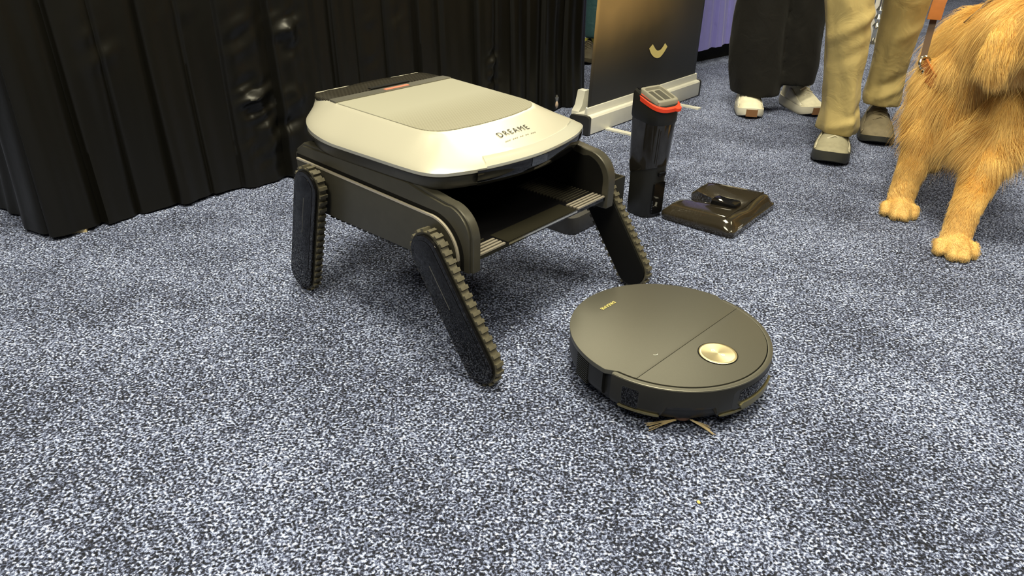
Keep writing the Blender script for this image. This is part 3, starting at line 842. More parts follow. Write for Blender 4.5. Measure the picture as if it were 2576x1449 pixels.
data_obj('pull_tab', V, F, M['red_rubber'], rs, autosmooth=40)
def frame_ring(w, d, z, dx=0.004): return [(p[0] + dx, p[1], z - 0.34 * (p[0] + dx)) for p in rounded([(-d / 2, -w / 2), (d / 2, -w / 2), (d / 2, w / 2), (-d / 2, w / 2)], 0.008)]
V, F = loft([frame_ring(0.074, 0.070, 0.316), frame_ring(0.074, 0.070, 0.327), frame_ring(0.071, 0.067, 0.329), frame_ring(0.060, 0.056, 0.329), frame_ring(0.058, 0.054, 0.322), frame_ring(0.02, 0.02, 0.322)])
ff = data_obj('filter_frame', V, F, M['grey_plastic'], tk, autosmooth=40); ff['label'] = 'grey filter frame with two wells'
M['well'] = mat('filter_well', (0.06, 0.058, 0.048), 0.6)
for y0 in (-0.024, 0.003):
    V, F = loft([[(x, y, z - 0.34 * x) for x, y in rounded([(-0.018, y0), (0.026, y0), (0.026, y0 + 0.020), (-0.018, y0 + 0.020)], 0.004)] for z in (0.3218, 0.3228)])
    data_obj('filter_well', V, F, M['well'], ff)
for y0 in (-0.030, -0.012):
    V, F = loft([[(x, y, z - 0.3 * x) for x, y in rounded([(-0.048, y0), (-0.040, y0), (-0.040, y0 + 0.012), (-0.048, y0 + 0.012)], 0.002)] for z in (0.310, 0.322)])
    data_obj('clip', V, F, M['gloss_black'], tc_)
V, F = tube([(0.047, -0.030, 0.15), (0.0495, -0.030, 0.245)], 0.0016, 6)
data_obj('level_bar', V, F, M['smoke_dark'], tk)
V, F = loft([[(x, y, z) for y, z in rounded([(-0.012, 0.118), (0.014, 0.118), (0.014, 0.130), (-0.012, 0.130)], 0.003)] for x in (0.038, 0.0455)])
data_obj('latch', V, F, M['gloss_black'], tk)
V, F = loft([[(x, y, z) for y, z in rounded([(-0.020, 0.012), (0.020, 0.012), (0.020, 0.10), (-0.020, 0.10)], 0.006)] for x in (0.036, 0.0425)])
data_obj('front_rib_panel', V, F, M['gloss_black'], tk)

# brush cover of the floor washer: local x along the long side, local y towards the back
A_, B_, C_ = Vector((0.383, 1.782)), Vector((0.547, 1.664)), Vector((0.727, 1.888))
hc = empty('brush_cover', ((B_.x + A_.x) / 2, (B_.y + A_.y) / 2, 0), math.atan2(C_.y - B_.y, C_.x - B_.x))
hc.location = (B_.x + 0.010, B_.y - 0.010, 0)
tag(hc, 'smoky transparent brush cover lying beside the tall water tank', 'brush cover')
W_ = (C_ - B_).length; D_ = 0.212
plan = [(0.004, 0.0), (W_ - 0.004, 0.0), (W_, 0.06), (W_ - 0.004, D_), (W_ * 0.66, D_ + 0.004), (W_ * 0.62, D_ - 0.070), (W_ * 0.40, D_ - 0.070), (W_ * 0.36, D_ + 0.004), (0.004, D_), (0.0, 0.06)]
pl = densify(rounded(plan, [0.012, 0.012, 0.04, 0.02, 0.014, 0.012, 0.012, 0.014, 0.02, 0.04], 5), 0.010)
pc = np.array([W_ * 0.5, D_ * 0.36])
def cz(x, y):
    base = 0.046 if y < 0.05 else 0.046 - 0.05 * (y - 0.05)
    if y < 0.03: base = 0.020 + 0.026 * math.sin(PI / 2 * y / 0.03)
    dip = 0.013 * math.exp(-((x - W_ * 0.5) / 0.045) ** 2) * (1 if y > 0.05 else (y / 0.05))
    return base - dip
rings = [[(p[0], p[1], 0.003) for p in pc + (pl - pc) * 0.985], [(p[0], p[1], 0.012) for p in pl], [(p[0], p[1], 0.018) for p in pl]]
for s in (0.985, 0.96, 0.92, 0.86, 0.75, 0.6, 0.4, 0.2, 0.04):
    q = pc + (pl - pc) * s
    rings.append([(a, b, max(cz(a, max(b, 0)) * (1 - 0.45 * max(s - 0.86, 0) / 0.14), 0.018)) for a, b in q])
V, F = loft(rings, cap0=False)
sh = data_obj('shell', V, F, M['smoke'], hc, autosmooth=50); sh['label'] = 'smoky brown transparent shell'
V, F = tube([(0.02, 0.034, 0.0468), (W_ * 0.5, 0.034, 0.0462), (W_ - 0.02, 0.034, 0.0468)], 0.0022, 6)
data_obj('ridge', V, F, M['smoke'], hc)
V, F = loft([[(p[0], p[1], z) for p in rounded([(W_ * 0.5 - a, 0.050 + i), (W_ * 0.5 + a, 0.050 + i), (W_ * 0.5 + a, 0.125 - i), (W_ * 0.5 - a, 0.125 - i)], 0.012)] for z, a, i in ((0.026, 0.026, 0), (0.043, 0.024, 0.001), (0.046, 0.020, 0.005))])
data_obj('latch_button', V, F, M['gloss_black'], hc, autosmooth=40)
bm_obj('inner_core', box_bm(0.03, W_ - 0.03, 0.035, 0.105, 0.006, 0.020, 0.005), M['black_plastic'], hc)
V = []; F = []
for r_ in range(2):
    for k in range(6 - r_):
        x0 = 0.024 + k * 0.0052; z0 = 0.026 - r_ * 0.006
        for (a, c) in ((0, 0), (0.0036, 0), (0.0036, 0.0034), (0, 0.0034)): V.append((x0 + a, 0.0005 - 0.0025 + (c + 0.0 if False else 0) + 0.0, z0 + c))
        F.append(tuple(range(len(V) - 4, len(V))))
data_obj('white_print', V, F, mat('white_print', (0.8, 0.8, 0.78), 0.4), hc)

# charging base behind the robot
bs = empty('charging_base', (0.255, 1.86, 0), R(-40))
tag(bs, 'dark charging base tray behind the legged robot', 'charging base')
bp_ = rounded([(-0.10, -0.225), (0.052, -0.225), (0.052, -0.085), (-0.10, -0.085)], 0.030)
V, F = loft([[(p[0] * s, p[1], z) for p in bp_] for s, z in ((0.96, 0.0), (1.0, 0.006), (1.0, 0.040), (0.97, 0.046))])
data_obj('base_plate', V, F, mat('base_grey', (0.035, 0.034, 0.034), 0.4), bs, autosmooth=40)
# open tray box on the base
def open_box(x0, x1, y0, y1, z0, z1, t):
    bm = bmesh.new()
    for q in ((x0, x0 + t, y0, y1), (x1 - t, x1, y0, y1), (x0 + t, x1 - t, y0, y0 + t), (x0 + t, x1 - t, y1 - t, y1)):
        box_bm(*q, z0, z1, bm=bm)
    box_bm(x0 + t, x1 - t, y0 + t, y1 - t, z0, z0 + t, bm=bm)
    return bm
bm_obj('tray_box', open_box(-0.09, 0.035, -0.080, 0.035, 0.0, 0.092, 0.006), M['graphite'], bs)

# ------------------------------------------------------------------ roll-up banner stand
bA = Vector((0.271, 2.553, 0)); bang = R(50.6)
bn = empty('banner_stand', bA, bang)   # local x along the stand, local -y to the front
tag(bn, 'roll up banner stand with a pale aluminium base and dark printed sheet', 'banner stand')
M['alu'] = mat('pale_aluminium', (0.74, 0.73, 0.66), 0.38, metal=0.25, var=0.02)
M['endcap'] = mat('end_cap', (0.018, 0.018, 0.018), 0.4)
prof = [(0.0, 0.004), (0.0, 0.062), (0.006, 0.068), (0.018, 0.070), (0.020, 0.096), (0.028, 0.098), (0.032, 0.075), (0.078, 0.066), (0.084, 0.058), (0.084, 0.004)]
BW = 0.855
bm_obj('base', prism_bm(prof, 0.004, BW, 'x', 0.0015), M['alu'], bn, autosmooth=30)
cp = [(-0.001, 0.002), (-0.001, 0.064), (0.006, 0.070), (0.020, 0.072), (0.080, 0.068), (0.086, 0.058), (0.086, 0.002)]
bm_obj('end_cap', prism_bm(cp, -0.012, 0.004, 'x', 0.003), M['endcap'], bn, autosmooth=30)
bm_obj('end_cap', prism_bm(cp, BW, BW + 0.014, 'x', 0.003), M['endcap'], bn, autosmooth=30)
for x0 in (0.105, 0.628):
    bm_obj('foot', box_bm(x0, x0 + 0.026, -0.115, 0.20, 0.0, 0.006, 0.002), M['alu'], bn)
# rear bracket
bm_obj('rear_bracket', prism_bm([(0.14, 0.0), (0.23, 0.0), (0.23, 0.03), (0.215, 0.055), (0.205, 0.110), (0.175, 0.110), (0.16, 0.055), (0.14, 0.035)], 0.150, 0.185, 'y', 0.003), M['alu'], bn)
bm_obj('bracket_arm', box_bm(0.17, 0.205, 0.08, 0.16, 0.01, 0.03, 0.003), M['alu'], bn)
V, F = tube([(0.42, 0.055, 0.06), (0.42, 0.050, 1.95)], 0.010, 10)
data_obj('pole', V, F, M['alu'], bn)

def banner_material():
    m = bpy.data.materials.new('banner_print'); m.use_nodes = True
    nt = m.node_tree; b = nt.nodes['Principled BSDF']; N = nt.nodes.new; L = nt.links.new
    tc = N('ShaderNodeTexCoord'); sx = N('ShaderNodeSeparateXYZ'); L(tc.outputs['Object'], sx.inputs[0])
    mr = N('ShaderNodeMapRange'); mr.interpolation_type = 'SMOOTHSTEP'; mr.inputs[1].default_value = 0.15; mr.inputs[2].default_value = 0.50
    L(sx.outputs['Z'], mr.inputs[0])
    mr2 = N('ShaderNodeMapRange'); mr2.interpolation_type = 'SMOOTHSTEP'; mr2.inputs[1].default_value = 0.95; mr2.inputs[2].default_value = 0.0; mr2.inputs[3].default_value = 0.15
    L(sx.outputs['X'], mr2.inputs[0])
    n = N('ShaderNodeTexNoise'); n.inputs['Scale'].default_value = 5; n.inputs['Detail'].default_value = 2; L(tc.outputs['Object'], n.inputs['Vector'])
    k = N('ShaderNodeMath'); k.operation = 'MULTIPLY'; L(mr.outputs[0], k.inputs[0]); L(mr2.outputs[0], k.inputs[1])
    k2 = N('ShaderNodeMath'); k2.operation = 'MULTIPLY_ADD'; k2.inputs[1].default_value = 0.6; k2.inputs[2].default_value = 0.55; L(n.outputs['Fac'], k2.inputs[0])
    k3 = N('ShaderNodeMath'); k3.operation = 'MULTIPLY'; L(k.outputs[0], k3.inputs[0]); L(k2.outputs[0], k3.inputs[1])
    r = N('ShaderNodeValToRGB'); e = r.color_ramp
    e.elements[0].position = 0.0; e.elements[0].color = (0.018, 0.018, 0.018, 1)
    e.elements[1].position = 0.75; e.elements[1].color = (0.36, 0.23, 0.09, 1)
    x = e.elements.new(0.25); x.color = (0.075, 0.055, 0.028, 1)
    L(k3.outputs[0], r.inputs[0]); L(r.outputs[0], b.inputs['Base Color'])
    b.inputs['Roughness'].default_value = 0.42; b.inputs['Specular IOR Level'].default_value = 0.4
    w = N('ShaderNodeTexNoise'); w.inputs['Scale'].default_value = 700; L(tc.outputs['Object'], w.inputs['Vector'])
    bp = N('ShaderNodeBump'); bp.inputs['Strength'].default_value = 0.08; bp.inputs['Distance'].default_value = 0.001; L(w.outputs['Fac'], bp.inputs['Height']); L(bp.outputs['Normal'], b.inputs['Normal'])
    return m
def ban_y(x, z): return 0.024 + 0.003 * math.sin(x * 9) * min(1, (z - 0.09) * 3) - 0.004 * math.cos(x * 3.7 / 0.83) * min(1, (z - 0.09) * 2)
rows0 = []; rows1 = []
for j in range(41):
    z = 0.092 + (2.0 - 0.092) * (j / 40) ** 1.6
    rows0.append([(0.010 + 0.832 * i / 36 + 0.03 * (z - 0.092), ban_y(0.832 * i / 36, z), z) for i in range(37)])
V, F = loft(rows0, False, False, False)
sheet = data_obj('banner_sheet', V, F, banner_material(), bn, autosmooth=60)
md = sheet.modifiers.new('t', 'SOLIDIFY'); md.thickness = 0.0008; md.offset = 1
sheet['label'] = 'dark sheet with a printed brown glow'
# crescent emblem on the sheet: outer then inner outline (x, z)
eo = [(0.409, 0.2556), (0.429, 0.2336), (0.454, 0.2183), (0.481, 0.2102), (0.506, 0.2116), (0.5314, 0.2253), (0.5555, 0.2456)]
ei = [(0.532, 0.2622), (0.5161, 0.2488), (0.499, 0.2401), (0.477, 0.2397), (0.4596, 0.2479), (0.4444, 0.2603), (0.4332, 0.2691)]
def spline(P, n=5):
    P = [np.array(p) for p in P]; Q = [2 * P[0] - P[1]] + P + [2 * P[-1] - P[-2]]; out = []
    for i in range(len(P) - 1):
        p0, p1, p2, p3 = Q[i:i + 4]
        for t in np.linspace(0, 1, n, endpoint=False):
            out.append(0.5 * ((2 * p1) + (-p0 + p2) * t + (2 * p0 - 5 * p1 + 4 * p2 - p3) * t * t + (-p0 + 3 * p1 - 3 * p2 + p3) * t ** 3))
    return out + [P[-1]]
eo = spline(eo); ei = spline(ei); ne = len(eo)
V = [(a, ban_y(a, c) - 0.0016, c) for a, c in list(eo) + list(ei)]; F = [(k, k + 1, 2 * ne - 2 - k, 2 * ne - 1 - k) for k in range(ne - 1)]
em = data_obj('emblem', V, F, mat('emblem_yellow', (0.82, 0.68, 0.26), 0.5), sheet); em['label'] = 'pale yellow crescent emblem'
bm_obj('top_bar', box_bm(0.0, 0.85, 0.012, 0.036, 1.99, 2.02, 0.004), M['alu'], bn)

# ------------------------------------------------------------------ purple draped table far behind
pA, pB = (0.80, 3.80), (1.42, 4.37)
pt = empty('purple_table', (pA[0], pA[1], 0))
tag(pt, 'table under a short purple cloth behind the banner stand', 'table')
cl2 = draped_table(pt, pA, pB, 0.40, 0.75, M['purple'], [(0.0, 0.03), (0.15, 0.02), (0.30, 0.03), (0.42, 0.02), (0.55, 0.03), (0.70, 0.03)], 0.03,
                   lambda p: 0.085 + 0.012 * math.sin(p.x * 6), 11, (), 24)
loc_of(pt, cl2)
pdir = (Vector(pB) - Vector(pA)).normalized(); prot = math.atan2(pdir.y, pdir.x)
uc = bm_obj('underskirt', box_bm(0.02, 0.80, 0.03, 0.37, 0.0, 0.30, 0.01), M['matte_black'], pt); uc.rotation_euler = (0, 0, prot)

# ------------------------------------------------------------------ people (legs and shoes)
M['white_mesh'] = mat('white_mesh', (0.74, 0.70, 0.55), 0.7, var=0.08, var_scale=60, bump=0.3, bump_scale=350)
M['white_sole'] = mat('white_sole', (0.78, 0.74, 0.62), 0.6)
M['gum'] = mat('gum_rubber', (0.22, 0.11, 0.05), 0.6)
M['grey_mesh'] = mat('grey_mesh', (0.30, 0.28, 0.20), 0.75, var=0.1, var_scale=60, bump=0.3, bump_scale=400)
M['grey_lace'] = mat('grey_lace', (0.50, 0.47, 0.36), 0.7)
M['dark_sole'] = mat('dark_sole', (0.045, 0.045, 0.038), 0.5)
M['suede'] = mat('suede', (0.19, 0.16, 0.105), 0.85, var=0.15, var_scale=50)
M['olive'] = mat('olive_shoe', (0.06, 0.05, 0.03), 0.7)
M['yellow_shoe'] = mat('yellow_shoe', (0.60, 0.55, 0.08), 0.6)

def sneaker(parent, toe, heel, m_up, m_sole, m_lace, width=0.100, height=0.105, lift=0.0, toe_m=None, z0=0.0, chunky=1.0):
    """toe and heel: ground points; the shoe is built along local x, heel at 0"""
    toe = Vector((*toe, 0)); heel = Vector((*heel, 0)); d = toe - heel; L = d.length; ang = math.atan2(d.y, d.x)
    # sole
    def halfw(u): 
        return width * 0.5 * (0.70 + 0.30 * math.sin(PI * min(max((u - 0.05) / 1.25, 0), 1)) ** 1.0) * (1 - max(0, (u - 0.80) / 0.20) ** 2.4 * 0.62) * (1 - max(0, (0.12 - u) / 0.12) ** 2 * 0.35)
    us = np.linspace(0, 1, 22)
    so = 0.024 * chunky
    rings = []
    for u in us:
        w = halfw(u); x = u * L; spring = 0.020 * max(0, (u - 0.72) / 0.28) ** 2 + 0.010 * max(0, (0.12 - u) / 0.12) ** 2
        top = so + 0.010 * (1 - u) + spring * 0.7
        rings.append([(x, -w * 0.93, spring), (x, -w * 1.04, spring + 0.010), (x, -w * 1.0, top), (x, 0, top), (x, w * 1.0, top), (x, w * 1.04, spring + 0.010), (x, w * 0.93, spring), (x, 0, spring)])
    V, F = loft(rings)
    base = empty('sneaker', heel + Vector((0, 0, z0)), ang); base.parent = parent
    base.matrix_parent_inverse = Matrix.Translation(-Vector(parent.location))
    if lift: base.rotation_euler = (0, lift, ang)
    s = data_obj('sole', V, F, m_sole, base, autosmooth=40)
    rings = []
    us = np.linspace(0.01, 0.985, 26)
    for u in us:
        w = halfw(u) * 0.96; x = u * L; spring = 0.014 * max(0, (u - 0.72) / 0.28) ** 2
        zb = so * 0.8 + spring
        # instep profile
        if u < 0.38: h = height * (1.0 - 0.08 * math.sin(PI * u / 0.38))
        elif u < 0.72: h = height * (1.0 - 0.45 * ((u - 0.38) / 0.34) ** 1.1)
        else: h = height * (0.55 - 0.24 * ((u - 0.72) / 0.28) ** 2)
        if u > 0.93: h *= 1 - 0.55 * ((u - 0.93) / 0.07) ** 2
        if u < 0.04: h *= 0.92
        ring = []
        for k in range(17):
            a = PI * k / 16
            cx_ = math.cos(a); sz = math.sin(a)
            p = 2.4 if u > 0.55 else 1.9
            xx = w * math.copysign(abs(cx_) ** (2 / p), cx_) * (1 - 0.20 * (sz if u < 0.6 else 0.35 * sz))
            ring.append((x, xx, zb + (h - zb) * (abs(sz) ** (2 / p))))
        rings.append(ring)
    up_rings = rings
    V, F = loft(rings)
    upx = data_obj('upper', V, F, m_up, base, autosmooth=60)
    # laces
    for k in range(5):
        u = 0.42 + 0.055 * k; x = u * L; h = height * (1.0 - 0.45 * (max(u - 0.38, 0) / 0.34) ** 1.1) + 0.001
        w = 0.026 - 0.001 * k; sk = 0.006 * (1 if k % 2 else -1)
        V, F = tube([(x - sk, -w, h - 0.008), (x, 0, h + 0.0025), (x + sk, w, h - 0.008)], 0.0032, 6)
        data_obj('lace', V, F, m_lace, base)
    # overlay panels on the quarters
    for sgn in (-1, 1):
        rows = []
        for u in np.linspace(0.28, 0.80, 14):
            k = (u - 0.01) / 0.975 * 25; k0_ = min(int(k), 24); fr = k - k0_
            row = []
            for ai in (0.6, 1.5, 2.5, 3.6 - 1.2 * (u - 0.28) / 0.5):
                i0 = int(ai); fi = ai - i0
                def pt(rr, ii):
                    return Vector(rr[ii]) if sgn > 0 else Vector(rr[16 - ii])
                a_ = pt(up_rings[k0_], i0).lerp(pt(up_rings[k0_], i0 + 1), fi); b_2 = pt(up_rings[k0_ + 1], i0).lerp(pt(up_rings[k0_ + 1], i0 + 1), fi)
                q = a_.lerp(b_2, fr); row.append((q.x, q.y * 1.02, q.z + 0.001))
            rows.append(row)
        V, F = loft(rows, False, False, False)
        ov = data_obj('overlay', V, F, m_lace, base, autosmooth=50)
        ov.modifiers.new('t', 'SOLIDIFY').thickness = 0.002
    if toe_m:
        w = 0.022
        bm_obj('toe_guard', box_bm(L * 0.955, L * 1.003, -w, w, 0.012, 0.040, 0.006), toe_m, base)
    return base

def leg_rings(path, n=40, seed=0, wr=0.006, folds=()):
    """path: list of (centre xyz, rx, ry); smooth interpolation with cloth folds"""
    P = np.array([[*c, a, b] for c, a, b in path], float)
    t = np.linspace(0, 1, len(P)); tt = np.linspace(0, 1, 64)
    Q = np.stack([np.interp(tt, t, P[:, k]) for k in range(5)], 1)
    for _ in range(3):
        Q[1:-1] = (Q[:-2] + 2 * Q[1:-1] + Q[2:]) / 4
    rings = []
    for (x, y, z, a, b) in Q:
        ring = []
        for i in range(n):
            an = 2 * PI * i / n; ux, uy = math.cos(an), math.sin(an)
            d = wr * noise.noise(Vector((ux * 1.9 + seed, uy * 1.9, z * 3.0))) + wr * 0.6 * noise.noise(Vector((ux * 2.6 + seed + 9 + z * 9, uy * 2.6 + z * 7, z * 6)))
            for (fz, fa, amp, wd) in folds:
                dd = math.atan2(math.sin(an - fa), math.cos(an - fa))
                d += amp * math.exp(-((z - fz - 0.03 * dd) / wd) ** 2) * math.exp(-(dd / 0.9) ** 2)
            ring.append((x + ux * (a + d), y + uy * (b + d), z))
        rings.append(ring)
    return rings

def trousers(parent, legs, hip, m, seeds=(1, 2), wr=0.006, voxel=0.010, folds=((), ()), hem_m=None):
    """two legs lofted from hem to hip, joined at the pelvis into one garment"""
    bm = bmesh.new()
    for path, sd, fo in zip(legs, seeds, folds):
        R_ = leg_rings(path, 40, sd, wr, fo)
        V, F = loft(R_)
        vv = [bm.verts.new(p) for p in V]
        for f in F: bm.faces.new([vv[i] for i in f])
    hx, hy, hz, hr = hip
    capsule(bm, (hx - hr * 0.45, hy, hz - 0.05), hr * 0.62, (hx + hr * 0.45, hy, hz - 0.05), hr * 0.62, 24)
    capsule(bm, (hx, hy, hz), hr * 0.75, (hx, hy, hz + 0.12), hr * 0.70, 24)
    bmesh.ops.recalc_face_normals(bm, faces=bm.faces)
    me = remeshed(bm, voxel, 2)
    o = mesh_obj('trousers', me, m, parent, True, None)
    o.matrix_parent_inverse = Matrix.Translation(-Vector(parent.location))
    return o

# person in khaki trousers
p1 = empty('person', (1.18, 2.46, 0))
tag(p1, 'standing person in khaki trousers and grey shoes behind the golden dog', 'person')
sneaker(p1, (1.035, 2.262), (1.150, 2.530), M['grey_mesh'], M['dark_sole'], M['grey_lace'], 0.118, 0.110, chunky=1.5)
sneaker(p1, (1.300, 2.500), (1.395, 2.775), M['suede'], M['dark_sole'], M['suede'], 0.118, 0.118, chunky=1.0)
lL = [((1.110, 2.435, 0.075), 0.062, 0.085), ((1.112, 2.43, 0.10), 0.065, 0.088), ((1.105, 2.43, 0.16), 0.056, 0.076), ((1.085, 2.43, 0.26), 0.055, 0.072), ((1.072, 2.43, 0.38), 0.066, 0.078),
      ((1.048, 2.44, 0.50), 0.072, 0.082), ((1.06, 2.46, 0.65), 0.082, 0.09), ((1.10, 2.50, 0.85), 0.095, 0.10), ((1.13, 2.52, 0.95), 0.09, 0.10)]
lR = [((1.352, 2.66, 0.118), 0.062, 0.075), ((1.350, 2.66, 0.145), 0.064, 0.078), ((1.348, 2.66, 0.20), 0.055, 0.070), ((1.338, 2.64, 0.30), 0.054, 0.070), ((1.330, 2.62, 0.42), 0.062, 0.075),
      ((1.322, 2.60, 0.50), 0.070, 0.08), ((1.30, 2.58, 0.65), 0.08, 0.09), ((1.26, 2.55, 0.85), 0.095, 0.10), ((1.24, 2.54, 0.95), 0.09, 0.10)]
fo = [((0.125, -1.6, 0.012, 0.014), (0.152, -1.0, -0.012, 0.014), (0.40, -2.2, 0.008, 0.020), (0.345, -1.5, -0.007, 0.020), (0.45, -1.0, 0.009, 0.016), (0.425, -0.6, -0.008, 0.02)),
      ((0.17, -1.6, 0.010, 0.014), (0.20, -2.0, -0.010, 0.016), (0.38, -1.4, 0.006, 0.02))]
trousers(p1, [lL, lR], (1.19, 2.53, 0.95, 0.19), M['khaki'], (1, 5), 0.009, 0.007, fo)

# person in wide black trousers
p2 = empty('person', (1.03, 2.98, 0))
tag(p2, 'standing person in wide black trousers and white sneakers beside the banner', 'person')
sneaker(p2, (0.940, 2.830), (0.985, 3.095), M['white_mesh'], M['white_sole'], M['white_sole'], 0.105, 0.115, toe_m=M['gum'], chunky=1.3)
sneaker(p2, (1.225, 2.885), (1.175, 3.145), M['white_mesh'], M['white_sole'], M['white_sole'], 0.105, 0.115, toe_m=M['gum'], chunky=1.3)
bL = [((0.995, 3.010, 0.070), 0.098, 0.115), ((0.985, 3.010, 0.14), 0.105, 0.115), ((0.968, 3.01, 0.25), 0.105, 0.115), ((0.965, 3.01, 0.40), 0.100, 0.115), ((0.975, 3.01, 0.60), 0.10, 0.115), ((0.99, 3.0, 0.85), 0.11, 0.12), ((1.0, 3.0, 0.97), 0.10, 0.11)]
bR = [((1.140, 3.030, 0.115), 0.095, 0.115), ((1.142, 3.030, 0.18), 0.098, 0.115), ((1.130, 3.03, 0.28), 0.098, 0.115), ((1.12, 3.03, 0.42), 0.100, 0.115), ((1.10, 3.02, 0.60), 0.10, 0.115), ((1.08, 3.0, 0.85), 0.11, 0.12), ((1.06, 3.0, 0.97), 0.10, 0.11)]
trousers(p2, [bL, bR], (1.03, 3.0, 0.97, 0.19), M['black_trouser'], (21, 31), 0.005, 0.009)

# person seen through the gap between drape and banner
p3 = empty('person', (0.38, 4.10, 0))
tag(p3, 'distant person in dark teal quilted trousers and yellow shoes in the gap beside the banner', 'person')
sneaker(p3, (0.345, 3.84), (0.40, 4.11), M['olive'], M['olive'], M['olive'], 0.11, 0.10)
sneaker(p3, (0.405, 4.16), (0.46, 4.42), M['yellow_shoe'], M['dark_sole'], M['yellow_shoe'], 0.11, 0.12)
tL = [((0.41, 4.10, 0.10), 0.055, 0.06), ((0.415, 4.11, 0.3), 0.06, 0.07), ((0.41, 4.17, 0.6), 0.08, 0.09), ((0.40, 4.22, 0.95), 0.085, 0.09)]
tR = [((0.455, 4.41, 0.11), 0.06, 0.06), ((0.455, 4.40, 0.3), 0.065, 0.07), ((0.44, 4.36, 0.6), 0.075, 0.085), ((0.41, 4.30, 0.95), 0.085, 0.09)]
trousers(p3, [tL, tR], (0.40, 4.26, 0.95, 0.14), M['teal'], (41, 51), 0.008, 0.012)

# ------------------------------------------------------------------ golden retriever
dog = empty('golden_dog', (1.20, 1.90, 0))
tag(dog, 'golden retriever in a leather harness walking on the carpet', 'dog')
bm = bmesh.new()
c_ = lambda a, ra_, b, rb_, n=16: capsule(bm, a, ra_, b, rb_, n)
# trunk
c_((1.200, 1.880, 0.335), 0.100, (1.30, 2.06, 0.365), 0.115, 24)
c_((1.30, 2.06, 0.365), 0.115, (1.46, 2.36, 0.385), 0.105, 24)
c_((1.46, 2.36, 0.385), 0.105, (1.50, 2.44, 0.38), 0.105, 24)
c_((1.190, 1.830, 0.265), 0.062, (1.205, 1.87, 0.40), 0.105, 20)
c_((1.235, 1.960, 0.455), 0.085, (1.30, 2.06, 0.44), 0.080, 20)
# shoulders and front legs
c_((1.150, 1.945, 0.350), 0.066, (1.112, 1.900, 0.215), 0.046)
c_((1.112, 1.900, 0.215), 0.043, (1.086, 1.880, 0.090), 0.031)
c_((1.086, 1.880, 0.090), 0.031, (1.076, 1.868, 0.035), 0.031)
c_((1.230, 1.800, 0.340), 0.068, (1.165, 1.700, 0.205), 0.045)
c_((1.165, 1.700, 0.205), 0.042, (1.112, 1.642, 0.090), 0.031)
c_((1.112, 1.642, 0.090), 0.031, (1.100, 1.624, 0.035), 0.031)
def paw(x, y, dx, dy, s=1.0):
    d = Vector((dx, dy, 0)).normalized(); l = Vector((-d.y, d.x, 0))
    p = Vector((x, y, 0.024)); capsule(bm, p - d * 0.018, 0.024 * s, p + d * 0.014, 0.025 * s, 14)
    for k, (o, fwd_) in enumerate(((-0.0320, 0.020), (-0.0112, 0.040), (0.0112, 0.040), (0.0320, 0.020))):
        q = p + l * o * s + d * fwd_ * s; capsule(bm, q - d * 0.016 + Vector((0, 0, 0.004)), 0.0112 * s, q + Vector((0, 0, -0.010)), 0.0112 * s, 10)
paw(1.070, 1.852, -0.35, -0.94, 1.12)
paw(1.092, 1.606, -0.25, -0.97, 1.18)
# hind legs
for (hx, hy, kx, ky, ox, oy, px_, py_) in ((1.42, 2.40, 1.355, 2.315, 1.385, 2.375, 1.345, 2.255), (1.57, 2.34, 1.55, 2.24, 1.60, 2.36, 1.585, 2.30)):
    c_((hx, hy, 0.35), 0.085, (kx, ky, 0.245), 0.052)
    c_((kx, ky, 0.245), 0.048, (ox, oy, 0.125), 0.030)
    c_((ox, oy, 0.125), 0.029, (px_, py_ + 0.02, 0.035), 0.028)
    paw(px_, py_, -0.48, -0.88)
# neck and head
c_((1.215, 1.890, 0.430), 0.100, (1.185, 1.770, 0.505), 0.085, 20)
c_((1.185, 1.770, 0.505), 0.085, (1.190, 1.700, 0.515), 0.078, 20)
c_((1.195, 1.690, 0.505), 0.076, (1.215, 1.655, 0.480), 0.060, 18)
c_((1.215, 1.650, 0.465), 0.048, (1.275, 1.580, 0.425), 0.036, 16)     # muzzle
c_((1.205, 1.650, 0.425), 0.034, (1.258, 1.588, 0.390), 0.024, 14)     # jaw
